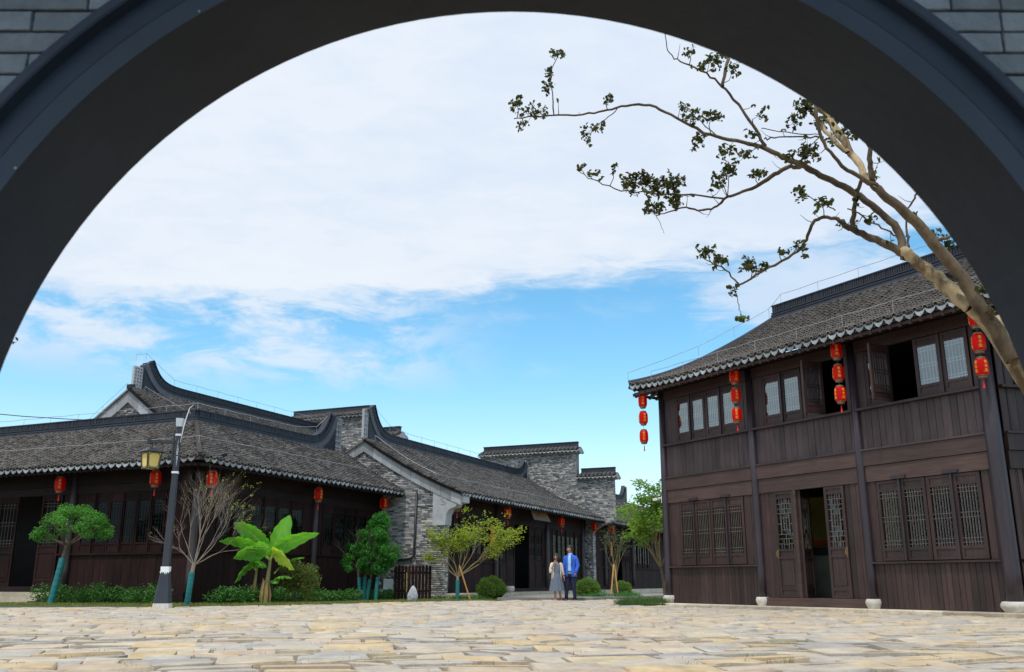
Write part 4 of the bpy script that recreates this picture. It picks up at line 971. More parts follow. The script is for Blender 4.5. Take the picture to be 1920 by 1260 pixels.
def hall_C():
    t, F = hall('far_hall', 'far tiled hall seen past the stepped fire wall, half hidden by green trees', 49, 16.2)
    M = F(); yr, zr = 19.0, 5.9
    roof(t, M, 48.95, 84, 15.9, 3.86, yr, zr, sp=.28, ex=.10, dripstuff=True)
    mb = MB(); mb.prism([(yr, zr-.02), (yr, zr-.1), (22, 3.9), (22, 3.98)], 48.95, 84, M=M); mb.build('rear_roof', M_tile, t)
    ridge(t, M, [(49, yr, zr), (62.6, yr, zr)], h=.42, hornB=.95, horn_run=2.4); pierced(t, M, 62.6, 62.95, yr, 6.0, 7.0, nx=3)
    eave_under(t, M, 49, 84, 15.9, 3.86, 17.1, 4.2)
    part_box(t, 'plinth', M_stone, 48.9, 84, 16.1, 22, 0, .24, M=M)
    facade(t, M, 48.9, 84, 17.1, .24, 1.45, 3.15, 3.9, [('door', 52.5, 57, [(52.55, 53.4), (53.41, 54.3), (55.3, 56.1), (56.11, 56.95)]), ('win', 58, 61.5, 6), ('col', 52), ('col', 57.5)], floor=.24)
hall_C()
# low stone terrace in front of the middle hall
tm = MB(); tm.prism([(-.5, 33.05), (1.75, 33.05), (2.75, 33.2), (5.4, 37.8), (9, 45), (2, 45)], 0.0, .14, axis='z')
tag(tm.build('stone_terrace', mat('grey_terrace_stone', (.19, .18, .16), (.30, .285, .26), 5, .85, .4)), 'low pale stone terrace slab in front of the middle hall door, behind the couple', 'terrace')
# ------------------------------------------------------------------ path, beds, grass
pm = MB(); pm.prism([(-40, 23.75), (-8.7, 23.9), (-8.75, 25.3), (-9.6, 25.45), (-40, 25.6)], .0, .03, axis='z')
struct(pm.build('path', mat('grey_fine_gravel', (.17, .17, .17), (.25, .245, .24), 30, .95, .4)))
M_soil = mat('bed_grass_soil', (.070, .095, .025), (.13, .15, .045), 3, .95, .3)
bed = MB()
P = [(-40, 25.5), (-9.6, 25.35), (-8.8, 24.2), (-5.6, 26.2), (-3.6, 29.9), (-1, 32.4), (-.4, 33.0), (2.7, 34.2), (5.2, 37.2), (5.2, 60), (-40, 60)]
bed.prism(P, .0, .055, axis='z'); struct(bed.build('grass_bed', M_soil))
bed = MB(); bed.prism([(2.75, 26.4), (2.9, 25.7), (3.45, 25.2), (3.95, 25.15), (4.2, 25.6), (4.3, 27), (5.2, 29), (4.2, 29.2), (3.1, 27.4)], .0, .06, axis='z'); struct(bed.build('grass_patch', M_soil))
M_grass = leafmat('grass_blades', (.10, .16, .025), (.22, .27, .05), (.25, .24, .07), .35, .3)
M_grassd = leafmat('dark_grass_blades', (.04, .10, .025), (.09, .17, .04), None, .35, .3)
def blades(name, pts, h, m, parent=None, wd=.006, label=None, cat='grass'):
    pts = np.asarray(pts); N = len(pts); a = rng.random(N)*6.283; hh = h*(.5+rng.random(N)*.9); ln = (rng.random((N, 2))-.5)*.9
    V = np.zeros((N, 4, 3)); dx = np.cos(a)*wd; dy = np.sin(a)*wd
    V[:, 0] = pts + np.stack([-dx, -dy, 0*dx], -1); V[:, 1] = pts + np.stack([dx, dy, 0*dx], -1)
    top = pts + np.stack([ln[:, 0]*hh, ln[:, 1]*hh, hh], -1)
    V[:, 2] = top + np.stack([dx*.25, dy*.25, 0*dx], -1); V[:, 3] = top - np.stack([dx*.25, dy*.25, 0*dx], -1)
    o = bulk(name, V, [(0, 1, 2, 3)], m, parent)
    if label: tag(o, label, cat)
    return o
def in_poly(x, y, P):
    c = False; n = len(P)
    for i in range(n):
        (x1, y1), (x2, y2) = P[i], P[(i+1) % n]
        if (y1 > y) != (y2 > y) and x < (x2-x1)*(y-y1)/(y2-y1)+x1: c = not c
    return c
pts = []
while len(pts) < 26000:
    x = random.uniform(-15.5, 5); y = random.uniform(24, 37)
    if in_poly(x, y, P) and -.402*x*0-.0 <= 1 and (y < bed_edge(x)+2.6): pts.append((x, y, .05))
blades('lawn_grass', pts, .055, M_grass, label='short yellow-green lawn grass in the beds before the halls')
pts = []
G2 = [(2.75, 26.4), (2.9, 25.7), (3.45, 25.2), (3.95, 25.15), (4.2, 25.6), (4.3, 27), (5.2, 29), (4.2, 29.2), (3.1, 27.4)]
while len(pts) < 5000:
    x = random.uniform(2.7, 5.2); y = random.uniform(25.1, 29.2)
    if in_poly(x, y, G2): pts.append((x, y, .05))
blades('corner_grass', pts, .15, M_grassd, label='tuft of green grass at the near left corner of the timber house')
pts = []
for k in range(230):
    y = 7.2+27*random.random()**1.3; x = random.uniform(-.54, .54)*y
    if x < -8.5 and y > 23: continue
    if y > bed_edge(x)-.1: continue
    s = random.uniform(.02, .08); n_ = random.randint(4, 16)
    for _ in range(n_): pts.append((x+random.gauss(0, s*1.6), y+random.gauss(0, s*.5), .03))
for k in range(60):      # along the kerb of the house
    s = random.random(); q = Rw(-.4+10*s, -.60, .02)
    for _ in range(random.randint(8, 26)): pts.append((q[0]+random.gauss(0, .06), q[1]+random.gauss(0, .06), .03))
blades('joint_grass', pts, .034, M_grass, wd=.004, label='sparse weeds growing in the joints of the stone paving')

# ------------------------------------------------------------------ foliage tools
def leaf_cloud(name, C, m, parent, size=.05, flat=.35, n=None, shape=None, tri=False):
    """C: (x,y,z,rx,ry,rz,count) blobs; leaves are small folded quads spread in the blobs"""
    pos = []; sz = []
    for x, y, z, rx, ry, rz, k in C:
        k = int(k); d = rng.normal(size=(k, 3)); d /= np.linalg.norm(d, axis=1)[:, None]; r = rng.random(k)[:, None]**.45
        pos.append(np.array([x, y, z])+d*r*np.array([rx, ry, rz]))
    p = np.concatenate(pos); N = len(p)
    nrm = rng.normal(size=(N, 3)); nrm[:, 2] = np.abs(nrm[:, 2])+flat; nrm /= np.linalg.norm(nrm, axis=1)[:, None]
    t = rng.normal(size=(N, 3)); t -= nrm*(t*nrm).sum(1)[:, None]; t /= np.linalg.norm(t, axis=1)[:, None]; b = np.cross(nrm, t)
    s = size*(.6+rng.random(N)*.8)
    sh = shape or (1.0, .45)
    V = np.zeros((N, 6, 3)); L_ = s[:, None]*sh[0]; Wd = s[:, None]*sh[1]
    V[:, 0] = p - t*L_*.5; V[:, 1] = p - t*L_*.1 + b*Wd*.5 + nrm*Wd*.25; V[:, 2] = p + t*L_*.25 + b*Wd*.4 + nrm*Wd*.2
    V[:, 3] = p + t*L_*.5 - nrm*L_*.12; V[:, 4] = p + t*L_*.25 - b*Wd*.4 + nrm*Wd*.2; V[:, 5] = p - t*L_*.1 - b*Wd*.5 + nrm*Wd*.25
    o = bulk(name, V, [(0, 1, 2, 3), (0, 3, 4, 5)], m, parent); return o
def branch(mb, a, d, L, r, depth, spread=.6, tips=None, seg=4, up=.15, kids=(2, 3), n=5, shrink=.72):
    P = [Vector(a)]; d = Vector(d).normalized(); rr = [r]
    for i in range(seg):
        d = (d+Vector((random.gauss(0, .10), random.gauss(0, .10), random.gauss(0, .06)+up*.15))).normalized()
        P.append(P[-1]+d*L/seg); rr.append(r*(1-(1-shrink)*(i+1)/seg))
    mb.tube(P, rr, n if r > .012 else 3, cap=False)
    if depth == 0:
        if tips is not None: tips.append(P[-1].copy())
        return
    for k in range(random.randint(*kids)):
        ax = Vector((random.gauss(0, 1), random.gauss(0, 1), random.gauss(0, .5))).normalized()
        nd = (d+ax*spread*random.uniform(.6, 1.2)+Vector((0, 0, up))).normalized()
        s = random.choice([1, 1, .6]); i = len(P)-1 if s == 1 else max(1, int(len(P)*.6))
        branch(mb, P[i], nd, L*random.uniform(.6, .9), rr[i]*.68, depth-1, spread, tips, max(2, seg-1), up, kids, n, shrink)
    if tips is not None and depth <= 2: tips.append(P[-1].copy())
    if tips is not None and depth == 1: tips.append(P[len(P)//2].copy())
def wrap(parent, a, b, r):
    mb = MB(); a = Vector(a); b = Vector(b); P = [a.lerp(b, i/16) for i in range(17)]
    mb.tube(P, [r*(1+.06*(i % 2)+.03*random.random()) for i in range(17)], 10); return mb.build('trunk_wrap', M_teal, parent)

L_dome = leafmat('bright_dome_leaf', (.050, .19, .028), (.13, .36, .06), None, .45, .35)
L_hedge = leafmat('hedge_leaf', (.035, .13, .022), (.085, .25, .045), None, .4, .3)
L_pod = leafmat('podocarpus_leaf', (.020, .14, .020), (.07, .32, .035), None, .4, .3)
L_maple = leafmat('yellow_green_maple_leaf', (.12, .25, .03), (.27, .38, .04), (.38, .38, .05), .35, .45)
L_ball = leafmat('ball_shrub_leaf', (.085, .19, .012), (.16, .29, .025), None, .4, .3)
L_nan = leafmat('nandina_leaf', (.06, .17, .03), (.14, .25, .05), (.22, .20, .05), .35, .35)
L_hero = leafmat('crape_myrtle_leaf', (.018, .040, .012), (.050, .085, .018), (.10, .085, .02), .45, .30)
L_ban = leafmat('banana_leaf', (.13, .42, .035), (.20, .52, .06), None, .2, .45, .35)
L_bany = leafmat('yellowing_banana_leaf', (.34, .46, .05), (.50, .55, .10), None, .2, .45, .4)

# hedges in front of the L-shaped hall
def hedge(label, pts, n, h, size=.07, m=None):
    t = thing('hedge', label, 'hedge', (*pts[0][:2], .05)); o = Vector((*pts[0][:2], .05)); C = []
    for i in range(n):
        f = i/n*(len(pts)-1); j = int(f); a = Vector(pts[j]); b = Vector(pts[min(j+1, len(pts)-1)]); p = a.lerp(b, f-j)
        rz = h*random.uniform(.38, .62)
        C.append((p.x-o.x+random.uniform(-.15, .15), p.y-o.y+random.uniform(-.35, .35), rz*.85, .30, .32, rz, 170))
    leaf_cloud('foliage', C, m or L_hedge, t, size); tips = []; mb = MB()
    for c in C: mb.tube([(c[0], c[1], -.02), (c[0]+random.uniform(-.1, .1), c[1], c[2]*1.3)], [.012, .006], 4)
    mb.build('stems', M_barkd, t, stuff=True); return t
def wp(u, w): q = Hw(u, w); return (q[0], q[1], 0)
hedge('low leafy green hedge along the wall under the left wing windows', [wp(20.3, 23.8), wp(20.4, 21.5), wp(20.5, 19.3)], 26, .56)
hedge('low leafy green hedge between the teal-wrapped bare tree and the banana plant', [wp(21.1, 18.2), wp(23, 18.1), wp(25, 18.1)], 24, .50)
hedge('thin low hedge between the banana plant and the trees beside the picket gate', [wp(25.2, 18.0), wp(27.2, 18.0), wp(30.2, 17.5)], 22, .42)
hedge('dark low ground shrubs at the foot of the yellow-green maple', [(-2.5, 33.4, 0), (-1.2, 33.5, 0), (-.6, 33.8, 0)], 9, .20, .05)
hedge('dark low ground shrubs between the ball shrubs right of the couple', [(2.6, 34.6, 0), (3.9, 36.0, 0), (5.0, 37.4, 0)], 16, .26, .05)

def dome_tree():
    t = thing('dome_tree', 'small tree with flat clipped green dome and leaning teal-wrapped trunk at far left', 'tree', (-12.75, 26.8, 0)); o = Vector((-12.75, 26.8, 0))
    mb = MB(); mb.tube([(0, 0, 0), (.08, 0, .6), (.20, 0, 1.25), (.30, 0, 1.75)], [.07, .065, .06, .055], 10, cap=True)
    mb.build('trunk', M_barkd, t); wrap(t, (0, 0, .02), (.20, 0, 1.3), .085)
    mb = MB(); tips = []
    for k in range(7): branch(mb, (.28, 0, 1.65), (math.cos(k*.9)*.9, math.sin(k*.9)*.7, .35), .55, .03, 1, .6, tips)
    mb.build('branches', M_barkd, t)
    C = []
    for k in range(58):
        a = random.uniform(0, 6.28); r = random.uniform(.05, 1.0)**.6; x = .42+math.cos(a)*r*1.0; y = math.sin(a)*r*.95
        z = 2.05+.62*(1-r*r)+random.uniform(-.13, .06)-(0.12 if r > .8 else 0)
        C.append((x, y, z, .22, .22, .15, 120))
    C += [(-.60, 0, 1.92, .2, .2, .15, 260), (1.35, 0, 1.98, .18, .18, .14, 200), (-.3, .2, 1.85, .2, .2, .12, 180), (.95, -.3, 1.93, .2, .2, .13, 180)]
    leaf_cloud('foliage', C, L_dome, t, .055)
dome_tree()
def bare_tree():
    t = thing('bare_tree', 'nearly leafless tree with upright grey twigs and teal-wrapped trunk right of the street lamp', 'tree', (-8.42, 25.2, 0))
    mb = MB(); mb.tube([(-.02, 0, 0), (0, 0, .5), (.08, 0, 1.15)], [.06, .055, .05], 9); mb.build('trunk', M_twig, t); wrap(t, (-.02, 0, .02), (.04, 0, .90), .07)
    mb = MB(); tips = []
    random.seed(21)
    spread_ = .5
    for dx, dy, dz, L in ((-.5, 0, .9, .7), (-.25, .2, 1, .8), (0, -.2, 1, .85), (.3, .2, .9, .8), (.6, 0, .8, .75), (.85, .1, .55, .7), (.15, .3, 1, .85), (.9, -.1, .75, .8), (-.75, .1, .7, .6)):
        branch(mb, (.08, 0, 1.08), (dx, dy, dz), L, .0125, 4, .46, tips, 5, .10, (2, 4), 4, .72)
    mb.build('branches', M_twig, t, fix=False)
    C = [(p.x, p.y, p.z, .07, .07, .07, 3) for p in random.sample(tips, min(len(tips), 36))]
    C += [(p.x, p.y, p.z, .08, .08, .08, 4) for p in tips if p.x > 1.2 and random.random() < .2]
    leaf_cloud('leaves', C, L_maple, t, .045)
bare_tree()
def pod_tree(label, x, y, stems, blobs, sd):
    random.seed(sd)
    t = thing('podocarpus_tree', label, 'tree', (x, y, 0), group=None); mb = MB()
    for sx, sy, ex, ey in stems:
        m2 = MB(); m2.tube([(sx, sy, 0), (sx+(ex-sx)*.4, sy, .6), (ex, ey, 1.25)], [.05, .045, .035], 8); m2.build('trunk', M_barkd, t)
        wrap(t, (sx, sy, .02), (sx+(ex-sx)*.42, sy, .78+random.uniform(-.05, .05)), .062)
        for k in range(6): branch(mb, (sx+(ex-sx)*.7, sy, .8+k*.08), (random.uniform(-.7, .7), random.uniform(-.5, .5), .9), .6, .02, 2, .4, None)
    mb.build('branches', M_barkd, t, fix=False)
    leaf_cloud('foliage', blobs, L_pod, t, .085, shape=(1.0, .28))
def blobfill(prof, n, k, rb=(.16, .26), seed=1):
    random.seed(seed); C = []
    z0, z1 = prof[0][0], prof[-1][0]
    for i in range(n):
        z = random.uniform(z0, z1); c = float(np.interp(z, [p[0] for p in prof], [p[1] for p in prof])); r = float(np.interp(z, [p[0] for p in prof], [p[2] for p in prof]))
        a = random.uniform(0, 6.28); q = random.random()**.5*max(0, r-.1)
        s = random.uniform(*rb); C.append((c+math.cos(a)*q, math.sin(a)*q*.8, z, s, s, s*.75, k))
    return C
pod_tree('dense green podocarpus tree with three teal-wrapped stems left of the picket gate', -5.1, 33, [(-.08, 0, -.2, 0), (.05, .05, .05, .1), (.16, -.05, .35, 0)],
         blobfill([(1.05, -.2, .55), (1.5, -.05, .85), (2.0, .1, .75), (2.5, .4, .45), (2.95, .62, .2)], 72, 130, seed=3), 5)
pod_tree('smaller green podocarpus tree with one teal-wrapped stem beside the picket gate', -4.6, 32.7, [(0, 0, .1, 0)],
         blobfill([(1.0, .1, .3), (1.4, .35, .55), (1.9, .35, .5), (2.3, .1, .3)], 36, 130, seed=8), 6)
def maple(label, x, y, h, dirs, blobsz, m, sd, fork, leafn=14, wrapz=.72, lean=0, leaf=.075):
    random.seed(sd)
    t = thing('maple_tree', label, 'tree', (x, y, 0)); mb = MB()
    mb.tube([(0, 0, 0), (lean*.4, 0, fork*.6), (lean, 0, fork)], [.055, .05, .042], 9); mb.build('trunk', M_twig if wrapz else M_barkd, t)
    if wrapz: wrap(t, (0, 0, .02), (lean*.6, 0, wrapz), .066)
    mb = MB(); tips = []
    for dx, dy, dz, L in dirs: branch(mb, (lean, 0, fork-.03), (dx, dy, dz), L, .024, 3, .42, tips, 4, .12, (2, 3), 5, .7)
    mb.build('branches', mat('olive_twig', (.16, .13, .05), (.24, .19, .09), 6, .8) if 'olive_twig' not in bpy.data.materials else bpy.data.materials['olive_twig'], t, fix=False)
    C = [(p.x+random.gauss(0, .08), p.y, p.z+random.gauss(0, .05), blobsz*1.25, blobsz*1.25, blobsz*.75, leafn) for p in tips]
    leaf_cloud('foliage', C, m, t, leaf, flat=1.2, shape=(1, .75)); return t
maple('airy yellow-green maple with teal-wrapped trunk held by an orange prop pole', -1.86, 33, 3, [(-.9, 0, .7, .68), (-.6, .2, .8, .58), (-.25, -.2, 1, .58), (.3, .2, .9, .85), (.7, 0, .75, .9), (1, .2, .6, .9), (.9, -.2, .85, .85), (.55, -.2, 1, .8), (.1, .3, 1, .7)], .15, L_maple, 12, .85, 14, leaf=.064)
tag(MB().tube([(-1.80, 32.9, 1.2), (-1.41, 32.9, .03)], .025, 8).build('prop_pole', mat('orange_bamboo', (.50, .26, .07), (.62, .34, .11), 8, .6)), 'slanting orange bamboo pole propping the yellow-green maple', 'pole')
maple('light green leafy tree leaning out behind the left flank of the timber house', 5.15, 32.5, 4, [(-.55, 0, 1, .75), (-.35, .3, 1, .95), (-.6, 0, .8, .6), (-.1, 0, 1, .9), (-.2, -.2, 1.2, 1.1), (.3, .2, 1, .8), (-.45, 0, 1.4, .95), (-.1, .1, 1.7, 1.15)], .22, leafmat('light_green_leaf', (.12, .26, .035), (.24, .36, .06), None, .35, .45), 33, 1.15, 22, wrapz=0, lean=-.12, leaf=.085)
maple('thin sparse bamboo-like tree with wooden props between the two far ball shrubs', 4.28, 40, 3, [(-.12, 0, 1, .75), (.12, 0, 1, .75), (0, .1, 1.2, .85), (-.08, .1, 1, .8)], .15, leafmat('dusty_green_leaf', (.025, .055, .022), (.05, .09, .03), None, .3, .12), 14, .7, 5, wrapz=0, leaf=.055)
tag(MB().tube([(4.18, 39.5, 1.35), (4.02, 39.4, .03)], .03, 7).tube([(4.22, 39.6, 1.35), (4.33, 39.4, .03)], .025, 7).build('prop_poles', bpy.data.materials['orange_bamboo']), 'pair of pale wooden poles propping the thin sparse tree', 'pole')

def ball(label, x, y, r, sq=.82, m=None, sd=1):
    random.seed(sd); t = thing('ball_shrub', label, 'shrub', (x, y, 0), group='clipped ball shrubs'); N = int(5200*(r/.5)**2)
    d = rng.normal(size=(N, 3)); d /= np.linalg.norm(d, axis=1)[:, None]; rad = r*(.78+.24*rng.random(N)+.06*np.sin(d[:, 0]*7+d[:, 2]*5+sd)+.04*np.sin(d[:, 1]*11+d[:, 0]*9+sd*2))
    p = d*rad[:, None]*np.array([1, 1, sq]); p[:, 2] += r*sq*.98
    p = p[p[:, 2] > .02]; d = d[:len(p)]; C = [(a, b, c, .012, .012, .012, 1) for a, b, c in p]
    leaf_cloud('foliage', C, m or L_ball, t, .042)
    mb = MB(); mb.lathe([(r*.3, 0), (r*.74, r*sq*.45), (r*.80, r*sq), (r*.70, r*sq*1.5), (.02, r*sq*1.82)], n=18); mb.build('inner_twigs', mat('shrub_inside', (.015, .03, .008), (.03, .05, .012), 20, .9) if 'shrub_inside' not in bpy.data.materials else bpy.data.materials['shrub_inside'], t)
    return t
ball('round clipped shrub left of the couple, beside the door of the middle hall', -.72, 34, .53, sd=2)
ball('round clipped shrub immediately right of the man in the blue blazer', 2.9, 37, .50, sd=3)
ball('smallest round clipped shrub, farthest right beside the thin sparse tree', 4.85, 42.5, .44, sd=4)

def banana():
    t = thing('banana_plant', 'bright green banana plant with broad arching leaves and two stems before the dark hall', 'plant', (-7.13, 28, 0)); random.seed(4)
    def stem(x, y, h, r, lean=0):
        mb = MB(); mb.tube([(x, y, 0), (x+lean*.3, y, h*.4), (x+lean, y, h)], [r, r*.8, r*.45], 10); mb.build('stem', mat('banana_stem', (.22, .26, .07), (.34, .25, .12), 5, .6) if 'banana_stem' not in bpy.data.materials else bpy.data.materials['banana_stem'], t)
        mb = MB()
        for k in range(6):
            a = k*1.05; mb.tube([(x+math.cos(a)*r, y+math.sin(a)*r, h*.5+.1*random.random()), (x+math.cos(a)*r*1.7, y+math.sin(a)*r*1.7, h*.2), (x+math.cos(a)*r*1.6, y+math.sin(a)*r*1.6, .02)], [.018, .03, .01], 4)
        mb.build('dry_sheath', mat('dry_sheath', (.36, .22, .09), (.46, .30, .14), 6, .8) if 'dry_sheath' not in bpy.data.materials else bpy.data.materials['dry_sheath'], t)
    stem(0, 0, 1.35, .085, .08); stem(-.42, .25, 1.0, .07, .05)
    def leaf(base, ctrl, tip, w, m, fold=.25, torn=.0, roll=0):
        b, c, e = Vector(base), Vector(ctrl), Vector(tip); n = 40; mid = []
        for i in range(n+1):
            s = i/n; mid.append(b*(1-s)**2+c*2*s*(1-s)+e*s*s)
        mb = MB(); vs = []; k = 5
        for i, p in enumerate(mid):
            s = i/n; d = (mid[min(i+1, n)]-mid[max(i-1, 0)]).normalized()
            side = d.cross(Vector((0, 0, 1))); side = side.normalized() if side.length > .05 else Vector((1, 0, 0))
            side = Matrix.Rotation(roll, 3, d) @ side
            up = side.cross(d)
            ww = 0 if s < .16 else 1.55*w*math.sin(math.pi*min(1, ((s-.16)/.84)**.75))**.62
            for j in range(-k, k+1):
                q = j/k; rip = 0
                if torn and (i % 4 == 0) and abs(q) > .5: rip = torn*abs(q)*(1+.5*math.sin(i))
                wv = .022*math.sin(i*.9+q*4)*abs(q)+.009*(-1)**i*abs(q)
                vs.append(p+side*q*ww*(1-rip)+up*(abs(q)*ww*fold*(1 if fold > 0 else 1)-abs(q)**2*ww*.55+wv))
        m_ = 2*k+1; fs = [(i*m_+j, i*m_+j+1, (i+1)*m_+j+1, (i+1)*m_+j) for i in range(n) for j in range(m_-1)]
        mb.add(vs, fs); lf = mb.build('leaf', m, t, smooth=True, fix=False)
        rb = MB(); rb.tube(mid, [max(.004, .022*(1-i/n)) for i in range(n+1)], 6); rb.build('midrib', mat('banana_midrib', (.36, .48, .12), (.42, .52, .16), 5, .5) if 'banana_midrib' not in bpy.data.materials else bpy.data.materials['banana_midrib'], lf)
    B = (.08, 0, 1.25)
    leaf(B, (.15, -.1, 1.75), (.62, -.15, 2.56), .235, L_ban, .3, roll=1.35)          # tall upright
    leaf(B, (.35, -.2, 1.85), (1.52, -.3, 2.02), .15, L_ban, .35, roll=-.9)          # right, level
    leaf(B, (-.2, -.2, 2.0), (-.96, -.4, 2.32), .19, L_ban, .3, torn=.12, roll=1.1)           # up left
    leaf(B, (-.5, -.3, 2.0), (-1.3, -.5, 1.78), .17, L_ban, .3, roll=.6)           # far left
    leaf(B, (-.4, -.3, 1.75), (-.85, -.5, 1.3), .18, L_ban, .2, roll=.9)
    leaf(B, (.35, -.35, 1.75), (.92, -.6, .98), .19, L_bany, .2, torn=.30, roll=-1.0)    # yellow droop right
    leaf(B, (-.05, -.35, 1.75), (-.1, -.75, 1.78), .14, L_ban, .2, roll=.2)
    B2 = (-.37, .25, .95)
    leaf(B2, (-.6, 0, 1.4), (-.86, -.15, .62), .15, L_ban, .2, roll=.6)
    leaf(B2, (-.2, -.1, 1.45), (.02, -.3, 1.05), .15, L_ban, .2, roll=-.4)
    leaf(B2, (-.5, .1, 1.5), (-.2, .0, 2.0), .14, L_ban, .2, roll=-.2)
    leaf((.1, .2, .6), (.4, 0, .95), (.75, -.1, .75), .10, L_ban, .2)
    leaf((.1, .2, .6), (.25, 0, .8), (.32, -.2, .6), .09, L_ban, .2)
    leaf((.1, .5, .9), (.5, .4, 1.4), (1.0, .3, 1.35), .10, L_ban, .2)
banana()
def nandina():
    random.seed(9); t = thing('nandina_shrub', 'feathery green shrub with reddish tips behind the banana plant', 'shrub', (-6.35, 28.6, 0)); mb = MB(); tips = []
    for k in range(9): branch(mb, (random.uniform(-.25, .25), 0, 0), (random.uniform(-.5, .6), random.uniform(-.3, .3), 1), .5, .012, 2, .4, tips, 3, .1)
    mb.build('stems', M_barkd, t, fix=False)
    C = [(p.x, p.y, p.z, .16, .16, .09, 34) for p in tips]+blobfill([(.15, .1, .55), (.6, .1, .6), (1.0, .2, .35)], 26, 90, seed=2)
    leaf_cloud('foliage', C, L_nan, t, .06, shape=(1, .32))
nandina()

